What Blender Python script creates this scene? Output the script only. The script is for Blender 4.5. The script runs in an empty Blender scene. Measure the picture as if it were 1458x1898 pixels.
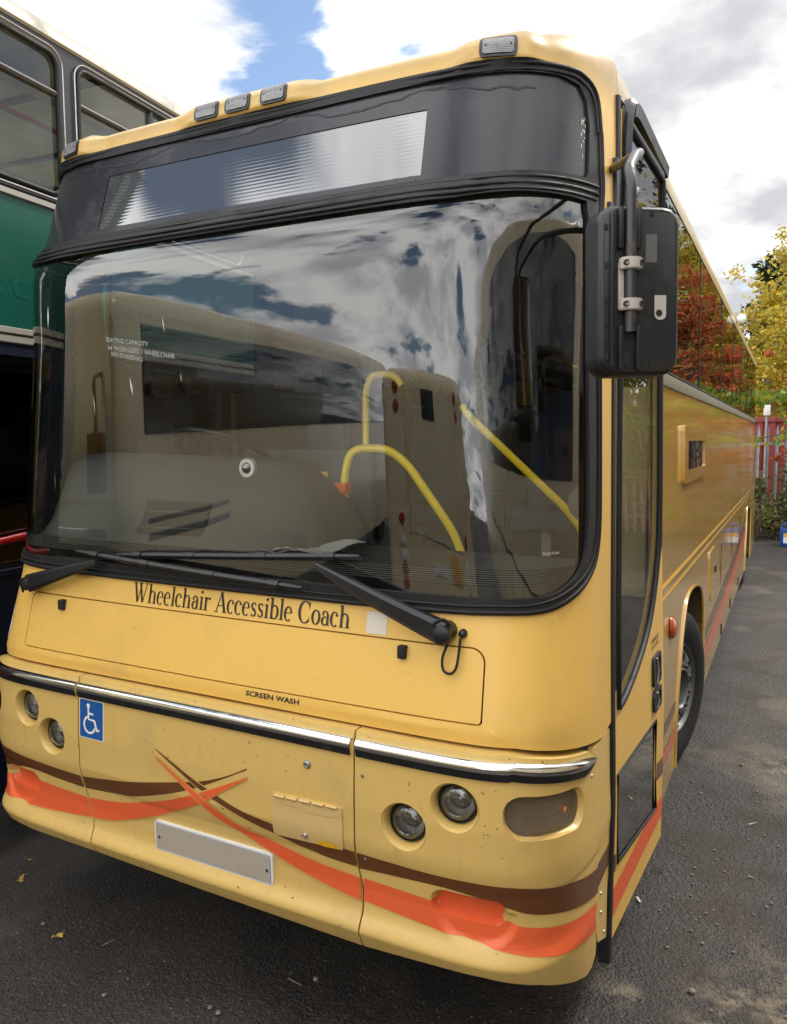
import bpy, bmesh, math, random
from mathutils import Vector, Matrix, noise
R=math.radians; random.seed(7)
SC=bpy.context.scene; COL=SC.collection
# ---------------------------------------------------------------- camera, sky, sun, exposure
cd=bpy.data.cameras.new('camera'); cam=bpy.data.objects.new('camera',cd); COL.objects.link(cam); SC.camera=cam
cd.sensor_fit='HORIZONTAL'; cd.sensor_width=36; cd.lens=36*1425/1458; cd.clip_start=.02; cd.clip_end=3000
_yaw,_pit,_rol=R(27.2628),R(5.4428),R(-.131)
_f=Vector((-math.sin(_yaw),math.cos(_yaw),0)); _r=Vector((math.cos(_yaw),math.sin(_yaw),0)); _u=Vector((0,0,1))
_f2=_f*math.cos(_pit)-_u*math.sin(_pit); _u2=_u*math.cos(_pit)+_f*math.sin(_pit)
_r3=_r*math.cos(_rol)+_u2*math.sin(_rol); _u3=_u2*math.cos(_rol)-_r*math.sin(_rol)
_m=Matrix((_r3,_u3,-_f2)).transposed().to_4x4(); _m.translation=Vector((1.7754,-2.2010,2.1289)); cam.matrix_world=_m
SUN=Vector((.30,.60,.74)).normalized()
W=bpy.data.worlds.new('World'); SC.world=W; W.use_nodes=True
def world():
    nt=W.node_tree; n=nt.nodes; L=nt.links; n.clear()
    def N(t,**k):
        a=n.new(t)
        for q,v in k.items(): setattr(a,q,v)
        return a
    def M(op,a,b=None,c=None,clamp=False):
        m=N('ShaderNodeMath',operation=op,use_clamp=clamp)
        for i,v in enumerate((a,b,c)):
            if v is None: continue
            if isinstance(v,(int,float)): m.inputs[i].default_value=v
            else: L.new(v,m.inputs[i])
        return m.outputs[0]
    sky=N('ShaderNodeTexSky',sky_type='NISHITA',sun_disc=False); sky.sun_elevation=math.asin(SUN.z); sky.sun_rotation=math.atan2(SUN.x,SUN.y); sky.air_density=1.0; sky.dust_density=.6
    tc=N('ShaderNodeTexCoord'); sp=N('ShaderNodeSeparateXYZ'); L.new(tc.outputs['Generated'],sp.inputs[0])
    X,Y,Z=sp.outputs
    k=M('DIVIDE',1.0,M('ADD',M('MAXIMUM',Z,0.0),.22))
    cb=N('ShaderNodeCombineXYZ'); L.new(M('MULTIPLY',X,k),cb.inputs[0]); L.new(M('MULTIPLY',Y,k),cb.inputs[1])
    mp=N('ShaderNodeMapping'); L.new(cb.outputs[0],mp.inputs[0]); mp.inputs['Location'].default_value=CLOUD_OFF
    nz=N('ShaderNodeTexNoise'); L.new(mp.outputs[0],nz.inputs['Vector']); nz.inputs['Scale'].default_value=2.3; nz.inputs['Detail'].default_value=9; nz.inputs['Roughness'].default_value=.56; nz.inputs['Distortion'].default_value=.25
    n2=N('ShaderNodeTexNoise'); L.new(mp.outputs[0],n2.inputs['Vector']); n2.inputs['Scale'].default_value=2.1; n2.inputs['Detail'].default_value=7; n2.inputs['Roughness'].default_value=.55
    cov=nz.outputs[0]
    def lobe(v,w):
        q=N('ShaderNodeVectorMath',operation='DOT_PRODUCT'); L.new(tc.outputs['Generated'],q.inputs[0]); q.inputs[1].default_value=Vector(v).normalized()
        r=N('ShaderNodeMapRange',interpolation_type='SMOOTHSTEP'); L.new(q.outputs['Value'],r.inputs[0]); r.inputs[1].default_value=math.cos(R(w)); r.inputs[2].default_value=1; r.inputs[3].default_value=0; r.inputs[4].default_value=1; return r.outputs[0]
    def wd(u,v): return _f2+_r3*((u-729)/1425)-_u3*((v-949)/1425)
    for (u,v,w,k) in GAPS: cov=M('SUBTRACT',cov,M('MULTIPLY',lobe(wd(u,v) if not isinstance(u,tuple) else u,w),k))
    mask=N('ShaderNodeMapRange',interpolation_type='SMOOTHSTEP'); L.new(cov,mask.inputs[0]); mask.inputs[1].default_value=.365; mask.inputs[2].default_value=.45
    # clouds brightened behind the camera as fill, greyer at the right of view
    val0=M('SUBTRACT',M('ADD',.95,M('MULTIPLY',lobe((-.35,-.8,.45),95),.95)),M('MULTIPLY',lobe(wd(1420,300),38),.32))
    shade=N('ShaderNodeMapRange',interpolation_type='SMOOTHSTEP'); L.new(n2.outputs[0],shade.inputs[0]); shade.inputs[1].default_value=.38; shade.inputs[2].default_value=.60; shade.inputs[3].default_value=.55; shade.inputs[4].default_value=1.0
    val=M('MULTIPLY',val0,shade.outputs[0])
    cc=N('ShaderNodeMixRGB',blend_type='MIX'); L.new(shade.outputs[0],cc.inputs[0]); cc.inputs[1].default_value=(.80,.86,.98,1); cc.inputs[2].default_value=(1,.985,.955,1)
    vm=N('ShaderNodeVectorMath',operation='SCALE'); L.new(cc.outputs[0],vm.inputs[0]); L.new(val,vm.inputs['Scale'])
    ss=N('ShaderNodeVectorMath',operation='SCALE'); L.new(sky.outputs[0],ss.inputs[0]); ss.inputs['Scale'].default_value=.085
    mx=N('ShaderNodeMixRGB'); L.new(mask.outputs[0],mx.inputs[0]); L.new(ss.outputs[0],mx.inputs[1]); L.new(vm.outputs[0],mx.inputs[2])
    bg=N('ShaderNodeBackground'); L.new(mx.outputs[0],bg.inputs[0]); bg.inputs[1].default_value=1.0
    o=N('ShaderNodeOutputWorld'); L.new(bg.outputs[0],o.inputs[0])
CLOUD_OFF=(0.0,0.0,0.0); GAPS=((455,70,8,.10),(560,10,6,.06),(800,40,6,.13),(250,40,10,-.12),(1330,200,18,-.15),((-.62,-.41,.67),0,12,.085),((-.78,-.58,.25),0,7,.12),((-.62,-.76,.2),0,6,.10))
world()
sl=bpy.data.lights.new('sun','SUN'); so=bpy.data.objects.new('sun',sl); COL.objects.link(so); sl.energy=1.3; sl.angle=R(10); sl.color=(1,.95,.87)
so.rotation_euler=SUN.to_track_quat('Z','Y').to_euler(); so.location=(0,0,30)
SC.view_settings.view_transform='Standard'; SC.view_settings.look='None'; SC.view_settings.exposure=1.10; SC.view_settings.gamma=1
SC.render.engine='CYCLES'; SC.cycles.transparent_max_bounces=24; SC.cycles.max_bounces=8
# ---------------------------------------------------------------- materials
MAT={}
class NB:
    def __init__(s,name):
        s.m=bpy.data.materials.new(name); s.m.use_nodes=True; s.nt=s.m.node_tree; s.nt.nodes.clear(); s.L=s.nt.links
        s.out=s.N('ShaderNodeOutputMaterial')
    def N(s,t,ins=None,**k):
        a=s.nt.nodes.new(t)
        for q,v in k.items(): setattr(a,q,v)
        if ins:
            for q,v in ins.items():
                if isinstance(v,bpy.types.NodeSocket): s.L.new(v,a.inputs[q])
                else: a.inputs[q].default_value=v
        return a
    def co(s,scale=(1,1,1)):
        t=s.N('ShaderNodeTexCoord'); 
        return s.N('ShaderNodeMapping',{'Vector':t.outputs['Object'],'Scale':scale}).outputs[0]
    def noise(s,scale,det=4,rough=.55,vec=None,sc3=(1,1,1)):
        return s.N('ShaderNodeTexNoise',{'Vector':vec or s.co(sc3),'Scale':scale,'Detail':det,'Roughness':rough}).outputs[0]
    def ramp(s,f,a,b,lo=0.,hi=1.):
        return s.N('ShaderNodeMapRange',{0:f,1:a,2:b,3:lo,4:hi},interpolation_type='SMOOTHSTEP').outputs[0]
    def mix(s,f,a,b):
        c=lambda v:(*v,1) if isinstance(v,tuple) and len(v)==3 else v
        return s.N('ShaderNodeMixRGB',{0:f,1:c(a),2:c(b)}).outputs[0]
    def bump(s,h,st,d=.01):
        return s.N('ShaderNodeBump',{'Height':h,'Strength':st,'Distance':d}).outputs[0]
def mat(name,col,rough=.5,metal=0.,coat=0.,dirt=None,dirtcol=(.12,.09,.06),bump=None,var=0.,spec=.5,trans=0.,emit=None,alpha=None,speck=0.,chips=0.,dust_dim=None):
    b=NB(name); c=(*col,1)
    if var: c=b.mix(b.ramp(b.noise(3.0,5),.3,.7),tuple(x*(1-var) for x in col),tuple(min(1,x*(1+var)) for x in col))
    rg=rough
    if dirt:
        f=b.ramp(b.noise(dirt[0],8,.65,sc3=dirt[2] if len(dirt)>2 else (1,1,1)),.5,.75,0,dirt[1]); c=b.mix(f,c,dirtcol); rg=b.N('ShaderNodeMath',{0:f,1:rough},operation='ADD').outputs[0]
    if speck:
        v=b.noise(260,2,.5); v2=b.ramp(b.noise(9,3),.45,.65); f2=b.N('ShaderNodeMath',{0:b.ramp(v,.68,.74,0,speck),1:v2},operation='MULTIPLY').outputs[0]; c=b.mix(f2,c,dirtcol)
    if chips:
        f3=b.N('ShaderNodeMath',{0:b.ramp(b.noise(75,1,.4),.745,.765,0,min(1,chips)),1:b.ramp(b.noise(5,3),.4,.6)},operation='MULTIPLY').outputs[0]; c=b.mix(f3,c,(.10,.05,.02))
        st_=b.ramp(b.noise(1.,6,.6,sc3=(26,26,1.6)),.56,.80,0,.22*chips); c=b.mix(st_,c,(.30,.20,.08))
    if dust_dim:
        zz=b.N('ShaderNodeSeparateXYZ',{0:b.co()}).outputs[2]; fz=b.N('ShaderNodeMath',{0:b.ramp(zz,dust_dim[0],dust_dim[1],0,dust_dim[2]),1:b.ramp(b.noise(7,6,.7),.2,.65,.55,1.)},operation='MULTIPLY').outputs[0]; c=b.mix(fz,c,dust_dim[3])
    p=b.N('ShaderNodeBsdfPrincipled',{'Base Color':c,'Roughness':rg,'Metallic':metal,'Coat Weight':coat,'Coat Roughness':.06,'Specular IOR Level':spec,'Transmission Weight':trans})
    if emit: p.inputs['Emission Color'].default_value=(*emit[0],1); p.inputs['Emission Strength'].default_value=emit[1]
    if bump: b.L.new(b.bump(b.noise(bump[0],4),bump[1],bump[2] if len(bump)>2 else .005),p.inputs['Normal'])
    b.L.new(p.outputs[0],b.out.inputs[0]); MAT[name]=b.m; return b.m
def glassmat(name,tint,refl=1.0,base=.03,rough=0.0,wave=None,dirt=0.,gcol=(1,1,1),film=None):
    b=NB(name); fr=b.N('ShaderNodeFresnel',{'IOR':1.52})
    nrm=None
    if wave: nrm=b.bump(b.noise(wave[0],2,.4,sc3=wave[3] if len(wave)>3 else (1,1,1)),wave[1],wave[2]); b.L.new(nrm,fr.inputs['Normal'])
    f=b.N('ShaderNodeMath',{0:fr.outputs[0],1:refl,2:base},operation='MULTIPLY_ADD',use_clamp=True).outputs[0]
    g=b.N('ShaderNodeBsdfGlossy',{'Color':(*gcol,1),'Roughness':rough}); 
    if nrm: b.L.new(nrm,g.inputs['Normal'])
    t=b.N('ShaderNodeBsdfTransparent',{'Color':(*tint,1)})
    bs=t.outputs[0]
    if dirt:
        d=b.N('ShaderNodeBsdfDiffuse',{'Color':(.42,.40,.34,1)})
        fd=b.N('ShaderNodeMath',{0:b.ramp(b.noise(1.6,7,.6,sc3=(1.2,1.2,.5)),.42,.8),1:dirt,2:dirt*.25},operation='MULTIPLY_ADD').outputs[0]
        bs=b.N('ShaderNodeMixShader',{0:fd,1:bs,2:d.outputs[0]}).outputs[0]
    mx=b.N('ShaderNodeMixShader',{0:f,1:bs,2:g.outputs[0]}); b.L.new(mx.outputs[0],b.out.inputs[0]); MAT[name]=b.m; return b.m
mat('cream',(.75,.462,.102),.40,coat=.15,dirt=(2.2,.22),dirtcol=(.33,.22,.09),speck=.5,chips=.25,bump=(.9,.05,.05),dust_dim=(3.2,3.36,.88,(.27,.195,.09)))  # visor dust, darkened further to hold down the overbright roof edge
mat('cream_bumper',(.64,.43,.130),.44,coat=.18,dirt=(3.0,.38,(1,1,.6)),dirtcol=(.30,.21,.10),speck=.95,chips=1.3,bump=(1.2,.04,.03))
mat('cream_dirty',(.62,.43,.17),.5,coat=.2,dirt=(4,.5),dirtcol=(.25,.19,.12),speck=.8)
mat('cream_side',(.62,.37,.085),.16,coat=.8,dirt=(2,.08),dirtcol=(.3,.2,.1),bump=(1.4,.10,.06))
mat('cream_other',(.72,.62,.42),.3,coat=.4,dirt=(1.5,.2))
mat('brown',(.13,.045,.012),.35,coat=.4,speck=.4,dirtcol=(.5,.4,.25)); mat('orange',(.76,.12,.035),.42,coat=.08,speck=.6,dirtcol=(.3,.1,.04))
mat('brown_side',(.16,.07,.03),.3,coat=.5); mat('orange_side',(.62,.13,.05),.3,coat=.5)
mat('rubber',(.012,.012,.013),.55,bump=(60,.12,.002),dirt=(7,.45),dirtcol=(.05,.045,.038),spec=.35)
mat('black',(.012,.012,.014),.3,spec=.5); mat('matt_black',(.01,.01,.011),.75); mat('black_plastic',(.011,.012,.014),.38,bump=(160,.05,.002),dirt=(12,.3),dirtcol=(.05,.047,.042),spec=.5)
mat('band_black',(.022,.023,.028),.22,bump=(2.2,.08,.02),dirt=(5,.30),dirtcol=(.055,.052,.055),spec=.35,coat=.10)
mat('chrome',(.82,.82,.80),.10,metal=1,dirt=(14,.18),dirtcol=(.22,.2,.17)); mat('reflector',(.85,.86,.88),.30,metal=.75,bump=(35,.2,.01))
mat('steel',(.45,.44,.42),.42,metal=1,dirt=(8,.5)); mat('alu_cast',(.42,.39,.34),.62,bump=(90,.25,.002),dirt=(20,.4)); mat('plate',(.42,.37,.30),.5,dirt=(12,.15)); mat('white',(.78,.78,.76),.45,dirt=(8,.15)); mat('sticker',(.66,.60,.52),.5)
mat('blue_sign',(.01,.09,.33),.35,coat=.4); mat('yellow_rail',(.90,.64,.004),.28,coat=.4,emit=None); mat('orange_clamp',(.8,.13,.01),.4)
mat('dash',(.045,.047,.049),.6,bump=(130,.2,.002)); mat('dash_grey',(.135,.135,.132),.55,bump=(130,.15,.002),var=.08); mat('floor_in',(.05,.05,.055),.7); mat('seat_cloth',(.035,.045,.085),.9,bump=(80,.3,.003)); mat('ceiling_in',(.22,.21,.19),.7); mat('trim_in',(.06,.055,.045),.6)
mat('amber',(.40,.06,.008),.15,coat=.8); mat('red_lens',(.35,.015,.01),.2,coat=.8); mat('paper',(.75,.76,.77),.7); mat('copper_paint',(.75,.40,.02),.5)
mat('tyre',(.013,.0125,.012),.75,bump=(50,.2,.003),dirt=(5,.4),dirtcol=(.035,.03,.025),spec=.25); mat('wheel_rim',(.13,.13,.127),.42,metal=.5,dirt=(10,.7),dirtcol=(.06,.05,.04)); mat('hub_dark',(.035,.03,.028),.6,dirt=(8,.5),dirtcol=(.14,.06,.03))
mat('green_bus',(.0025,.085,.058),.38,spec=.3,coat=.08,dirt=(2,.25),dirtcol=(.01,.06,.04)); mat('cream_roof',(.36,.34,.29),.45,dirt=(4,.5),dirtcol=(.22,.19,.15)); mat('dark_frame',(.018,.021,.028),.35,bump=(4,.1,.01)); mat('navy',(.006,.010,.028),.4,coat=.3); mat('red_paint',(.42,.008,.012),.3,coat=.4); mat('bus_ceiling',(.75,.70,.56),.6,var=.1)
mat('container_red',(.30,.05,.045),.55,dirt=(2,.35),var=.1); mat('galv',(.34,.345,.35),.5,metal=.4,dirt=(5,.4)); mat('can_blue',(.006,.05,.25),.35,coat=.2); mat('label_white',(.7,.7,.68),.5); mat('label_orange',(.75,.33,.03),.5)
mat('bark',(.10,.075,.055),.9,bump=(14,.6,.03)); mat('bark_pale',(.36,.33,.28),.8,bump=(10,.4,.02),dirt=(5,.7))
mat('pebble',(.19,.18,.17),.8,var=.5); mat('leaf_dry',(.52,.33,.07),.7,var=.3); mat('twig',(.40,.34,.25),.7)
def leafmat(name,a,b_,rough=.55,tr=.35):
    b=NB(name); g=b.N('ShaderNodeNewGeometry'); oi=b.ramp(g.outputs['Random Per Island'],0,1); c=b.mix(oi,a,b_)
    p=b.N('ShaderNodeBsdfPrincipled',{'Base Color':c,'Roughness':rough,'Specular IOR Level':.3}); t=b.N('ShaderNodeBsdfTranslucent',{'Color':c})
    b.L.new(b.N('ShaderNodeMixShader',{0:tr,1:p.outputs[0],2:t.outputs[0]}).outputs[0],b.out.inputs[0]); MAT[name]=b.m
leafmat('leaf_yellow',(.64,.43,.05),(.30,.30,.04)); leafmat('leaf_red',(.52,.085,.03),(.30,.16,.05)); leafmat('leaf_green',(.10,.19,.025),(.30,.30,.03)); leafmat('leaf_shrub',(.06,.09,.03),(.20,.17,.05)); leafmat('leaf_conifer',(.012,.030,.014),(.03,.05,.022),tr=.1)
glassmat('windscreen_glass',(.91,.94,.90),1.22,.04,dirt=.008,wave=(1.0,.018,.02))
glassmat('clear_lens',(.82,.82,.80),1.0,.05,wave=(60,.2,.002)); glassmat('lamp_lens',(.86,.85,.82),1.1,.06,wave=(90,.35,.003),dirt=.16)
glassmat('side_glass',(.30,.32,.29),1.2,.06,wave=(2.6,.42,.02,(1,.30,1.3)),gcol=(.66,.66,.63)); glassmat('door_glass',(.72,.74,.68),.62,.03,wave=(1.0,.05,.02),dirt=.05)
glassmat('deck_glass',(.70,.80,.70),.9,.02,dirt=.03,wave=(1.,.05,.02)); glassmat('dark_glass',(.10,.11,.12),1.3,.05)
def lens_dest():
    b=NB('dest_lens'); w=b.N('ShaderNodeTexWave',{'Vector':b.co(),'Scale':24,'Distortion':.3,'Detail':1},bands_direction='Z'); nr=b.bump(w.outputs[1],.03,.002)
    p=b.N('ShaderNodeBsdfPrincipled',{'Base Color':(.05,.055,.06,1),'Roughness':.03,'Specular IOR Level':1.0,'Coat Weight':.4,'Coat Roughness':.02,'IOR':1.7}); b.L.new(nr,p.inputs['Normal']); b.L.new(p.outputs[0],b.out.inputs[0]); MAT['dest_lens']=b.m
lens_dest()
def ground_mat():
    b=NB('asphalt'); c0=b.co()
    big=b.ramp(b.noise(.55,5,.6,c0),.35,.68); med=b.ramp(b.noise(2.3,6,.65,c0),.38,.7); fine=b.noise(95,3,.6,c0); vor=b.N('ShaderNodeTexVoronoi',{'Vector':c0,'Scale':85}).outputs['Distance']
    c=b.mix(big,(.020,.0165,.014),(.041,.034,.029)); c=b.mix(b.N('ShaderNodeMath',{0:med,1:.5},operation='MULTIPLY').outputs[0],c,(.058,.045,.034))
    c=b.mix(b.ramp(fine,.50,.72,0,.5),c,(.10,.09,.082)); c=b.mix(b.ramp(vor,.0,.25,.45,0),c,(.012,.011,.011))
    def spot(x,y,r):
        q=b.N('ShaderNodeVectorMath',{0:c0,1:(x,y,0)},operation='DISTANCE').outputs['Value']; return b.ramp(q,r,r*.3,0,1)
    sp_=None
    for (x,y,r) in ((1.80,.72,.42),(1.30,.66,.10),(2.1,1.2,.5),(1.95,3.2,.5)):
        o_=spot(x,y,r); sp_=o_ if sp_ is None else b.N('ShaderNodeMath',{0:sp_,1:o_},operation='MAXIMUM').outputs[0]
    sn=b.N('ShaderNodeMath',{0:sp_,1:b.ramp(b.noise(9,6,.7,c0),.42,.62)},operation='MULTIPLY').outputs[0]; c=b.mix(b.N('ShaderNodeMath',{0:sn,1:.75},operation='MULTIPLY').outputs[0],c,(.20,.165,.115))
    c=b.mix(b.ramp(b.noise(42,2,.5,c0),.66,.71,0,.9),c,(.008,.007,.007)); c=b.mix(b.ramp(b.noise(70,2,.5,b.N('ShaderNodeMapping',{'Vector':c0,'Location':(9,4,1)}).outputs[0]),.72,.76,0,.8),c,(.30,.28,.26))
    cr=b.N('ShaderNodeTexVoronoi',{'Vector':b.N('ShaderNodeMapping',{'Vector':b.N('ShaderNodeTexNoise',{'Vector':c0,'Scale':1.3}).outputs['Color'],'Scale':(1,1,1)}).outputs[0],'Scale':3.2},feature='DISTANCE_TO_EDGE').outputs['Distance']; c=b.mix(b.N('ShaderNodeMath',{0:b.ramp(cr,.0,.004,.8,0),1:b.ramp(b.noise(.5,2,.5,c0),.5,.56)},operation='MULTIPLY').outputs[0],c,(.01,.009,.008))
    oil=b.ramp(b.noise(.9,4,.6,b.N('ShaderNodeMapping',{'Vector':c0,'Location':(7.3,2.1,0)}).outputs[0]),.57,.68,0,.6); c=b.mix(oil,c,(.016,.014,.013))
    st=b.ramp(b.noise(1.1,3,.5,b.N('ShaderNodeMapping',{'Vector':c0,'Location':(3.3,1.7,0)}).outputs[0]),.58,.68,0,.45); c=b.mix(st,c,(.15,.125,.095))
    v2=b.N('ShaderNodeTexVoronoi',{'Vector':c0,'Scale':38}).outputs['Distance']; h=b.N('ShaderNodeMath',{0:b.N('ShaderNodeMath',{0:fine,1:vor},operation='ADD').outputs[0],1:v2},operation='ADD').outputs[0]
    p=b.N('ShaderNodeBsdfPrincipled',{'Base Color':c,'Roughness':b.ramp(med,0,1,.62,.85),'Normal':b.bump(h,.7,.008),'Specular IOR Level':.45}); b.L.new(p.outputs[0],b.out.inputs[0]); MAT['asphalt']=b.m
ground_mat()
mat('frit',(.010,.010,.011),.25,spec=.6); mat('band_torn',(.006,.006,.007),.6); mat('signal_back',(.75,.70,.62),.2,metal=.6,bump=(60,.5,.01)); mat('worn_label',(.10,.10,.10),.8,bump=(300,.5,.002)); mat('arm_black',(.022,.023,.026),.36,bump=(100,.1,.002),dirt=(16,.45),dirtcol=(.14,.075,.05),spec=.6)
def frit_dots():
    b=NB('frit_dots'); c=b.N('ShaderNodeSeparateXYZ',{0:b.co()})
    mm=lambda op,a,d,e=None: b.N('ShaderNodeMath',{0:a,1:d} if e is None else {0:a,1:d,2:e},operation=op).outputs[0]
    z=mm('MULTIPLY',c.outputs[2],150.); row=mm('FLOOR',z,0.); xo=mm('ADD',mm('MULTIPLY',c.outputs[0],150.),mm('MULTIPLY',row,.5))
    fx=mm('SUBTRACT',mm('FRACT',xo,0.),.5); fz=mm('SUBTRACT',mm('FRACT',z,0.),.5)
    d=mm('SQRT',mm('ADD',mm('MULTIPLY',fx,fx),mm('MULTIPLY',fz,fz)),0.)
    f=b.ramp(d,.25,.34)
    t=b.N('ShaderNodeBsdfDiffuse',{'Color':(.22,.22,.21,1)}); p=b.N('ShaderNodeBsdfDiffuse',{'Color':(.010,.010,.011,1)})
    b.L.new(b.N('ShaderNodeMixShader',{0:f,1:t.outputs[0],2:p.outputs[0]}).outputs[0],b.out.inputs[0]); MAT['frit_dots']=b.m
frit_dots()
def lensmat(name,tint,a,scale):
    # moulded plastic lens: fine square prisms, partly clear
    b=NB(name); c=b.N('ShaderNodeSeparateXYZ',{0:b.co()}); mm=lambda op,x,y=0.: b.N('ShaderNodeMath',{0:x,1:y},operation=op).outputs[0]
    h=mm('ADD',mm('PINGPONG',mm('MULTIPLY',c.outputs[0],scale),1.),mm('PINGPONG',mm('MULTIPLY',c.outputs[2],scale),1.))
    n=b.bump(h,.7,.004); p=b.N('ShaderNodeBsdfPrincipled',{'Base Color':(*tint,1),'Roughness':.12,'Normal':n,'Coat Weight':1.,'Coat Roughness':.04}); t=b.N('ShaderNodeBsdfTransparent',{'Color':(*[min(1,q*1.6) for q in tint],1)})
    b.L.new(b.N('ShaderNodeMixShader',{0:a,1:t.outputs[0],2:p.outputs[0]}).outputs[0],b.out.inputs[0]); MAT[name]=b.m
lensmat('signal_lens',(.30,.245,.18),.42,420.); lensmat('marker_lens',(.30,.29,.30),.8,380.)
mat('waist_grey',(.20,.175,.13),.45,dirt=(8,.6),dirtcol=(.08,.07,.05)); mat('cream_roofrail',(.50,.37,.17),.35,coat=.4,dirt=(5,.35),dirtcol=(.28,.22,.14),speck=.5); mat('liner',(.10,.075,.03),.7,dirt=(4,.6)); mat('glass_letter',(.30,.32,.30),.5); mat('door_reflection_tan',(.85,.68,.36),.6); mat('amber_bulb',(.8,.25,.04),.3,coat=.5); mat('cam_dome',(.06,.05,.04),.06,coat=1.,spec=.8); mat('green_letter',(.004,.105,.072),.3,coat=.4)
glassmat('kick_glass',(.10,.11,.11),1.2,.10,wave=(1.6,.15,.02),dirt=.18)
# ---------------------------------------------------------------- helpers
def tag(o,label=None,cat=None,group=None,kind=None):
    if label: o['label']=label
    if cat: o['category']=cat
    if group: o['group']=group
    if kind: o['kind']=kind
    return o
def link(name,me,m,parent=None,smooth=True,auto=None):
    o=bpy.data.objects.new(name,me); COL.objects.link(o)
    if m: me.materials.append(MAT[m])
    if smooth:
        me.shade_smooth()
        if auto: me.set_sharp_from_angle(angle=R(auto))
    if parent: o.parent=parent
    return o
def empty(name,label,cat,loc=(0,0,0),group=None,parent=None):
    o=bpy.data.objects.new(name,None); COL.objects.link(o); o.location=loc; o.empty_display_size=.2
    if parent: o.parent=parent
    if label: tag(o,label,cat,group)
    return o
def from_bm(name,bm,m,parent=None,smooth=True,auto=35):
    me=bpy.data.meshes.new(name); bm.to_mesh(me); bm.free(); return link(name,me,m,parent,smooth,auto)
def mesh(name,V,F,m,parent=None,smooth=False,auto=35):
    me=bpy.data.meshes.new(name); me.from_pydata([tuple(v) for v in V],[],F); me.update(); return link(name,me,m,parent,smooth,auto)
def area2(P): return .5*sum(P[i][0]*P[(i+1)%len(P)][1]-P[(i+1)%len(P)][0]*P[i][1] for i in range(len(P)))
def rr(x0,y0,x1,y1,r,n=6,rs=None):
    rs=rs or (r,r,r,r); P=[]
    for (cx,cy,a,q) in ((x1,y0,-90,rs[0]),(x1,y1,0,rs[1]),(x0,y1,90,rs[2]),(x0,y0,180,rs[3])):
        sx=-1 if cx==x1 else 1; sy=1 if cy==y0 else -1
        for i in range(n+1):
            t=R(a+90*i/n); P.append((cx+sx*q+q*math.cos(t),cy+sy*q+q*math.sin(t)))
    return P
def circ(cx,cy,r,n=40,ry=None): return [(cx+r*math.cos(2*math.pi*i/n),cy+(ry or r)*math.sin(2*math.pi*i/n)) for i in range(n)]
def cuts(P,d,extra=()):
    out=[]
    for k in (0,1):
        a=min(p[k] for p in P); b=max(p[k] for p in P); c=[]
        n=int((b-a)/d[k])+1; c=[a+(b-a)*i/n for i in range(1,n)]
        out.append(c)
    for (k,a,b,st) in extra:
        n=int((b-a)/st); out[k]+= [a+st*i for i in range(n+1)]
    return out
def fill2(outer,holes=(),d=(.05,.05),extra=()):
    bm=bmesh.new()
    for P in [outer]+list(holes):
        vs=[bm.verts.new((p[0],p[1],0)) for p in P]
        for i in range(len(vs)): bm.edges.new((vs[i],vs[(i+1)%len(vs)]))
    bmesh.ops.triangle_fill(bm,use_beauty=True,use_dissolve=False,edges=bm.edges[:])
    for f in bm.faces:
        if f.normal.z<0: f.normal_flip()
    if d:
        cs=cuts(outer,d,extra)
        for k in (0,1):
            no=(1,0,0) if k==0 else (0,1,0)
            for c in sorted(set(round(q,5) for q in cs[k])):
                co=(c,0,0) if k==0 else (0,c,0)
                bmesh.ops.bisect_plane(bm,geom=bm.verts[:]+bm.edges[:]+bm.faces[:],dist=1e-5,plane_co=co,plane_no=no)
    bmesh.ops.remove_doubles(bm,verts=bm.verts[:],dist=1e-5)
    return bm
def FRONT(off=0.,disp=True): return lambda a,b,o=0.: surf(a,b,off+o,disp)
def SIDE(off=0.,sg=1): return lambda a,b,o=0.: (sg*(sidex(b)+off+o),a,b)
def DOOR(off=0.): return lambda a,b,o=0.: (sidex(b)+off+o+.004+.034*max(0,min(1,(a-.45)/1.0)),a,b)
def panel(name,outer,m,parent,mp,holes=(),d=(.05,.05),extra=(),rim=.012,flip=False,smooth=True,auto=None):
    bm=fill2(outer,holes,d,extra)
    top=[(v,v.co.x,v.co.y) for v in bm.verts]
    be=[e for e in bm.edges if e.is_boundary]
    rims=[]
    if rim:
        for e in be:
            f=e.link_faces[0]
            for l in f.loops:
                if l.edge==e: a,b=l.vert,l.link_loop_next.vert
            rims.append(((a.co.x,a.co.y),(b.co.x,b.co.y)))
    for v,a,b in top: v.co=mp(a,b)
    cache={}
    def gv(p,o):
        k=(round(p[0],6),round(p[1],6),o)
        if k not in cache: cache[k]=bm.verts.new(mp(p[0],p[1],o))
        return cache[k]
    for a,b in rims:
        try: bm.faces.new((gv(a,-.0001),gv(a,-rim),gv(b,-rim),gv(b,-.0001)))
        except ValueError: pass
    if flip: bmesh.ops.reverse_faces(bm,faces=bm.faces[:])
    me=bpy.data.meshes.new(name); bm.to_mesh(me); bm.free()
    return link(name,me,m,parent,smooth,auto)
def polys(name,PL,m,parent,mp,dz=0.,flip=False):
    V=[];F=[]
    for j,P in enumerate(PL):
        if area2(P)<0: P=P[::-1]
        n=len(V); V+= [mp(p[0],p[1],dz+j*2e-6) for p in P]; F.append(list(range(n,n+len(P))) if not flip else list(range(n+len(P)-1,n-1,-1)))
    return mesh(name,V,F,m,parent,False)
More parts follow.
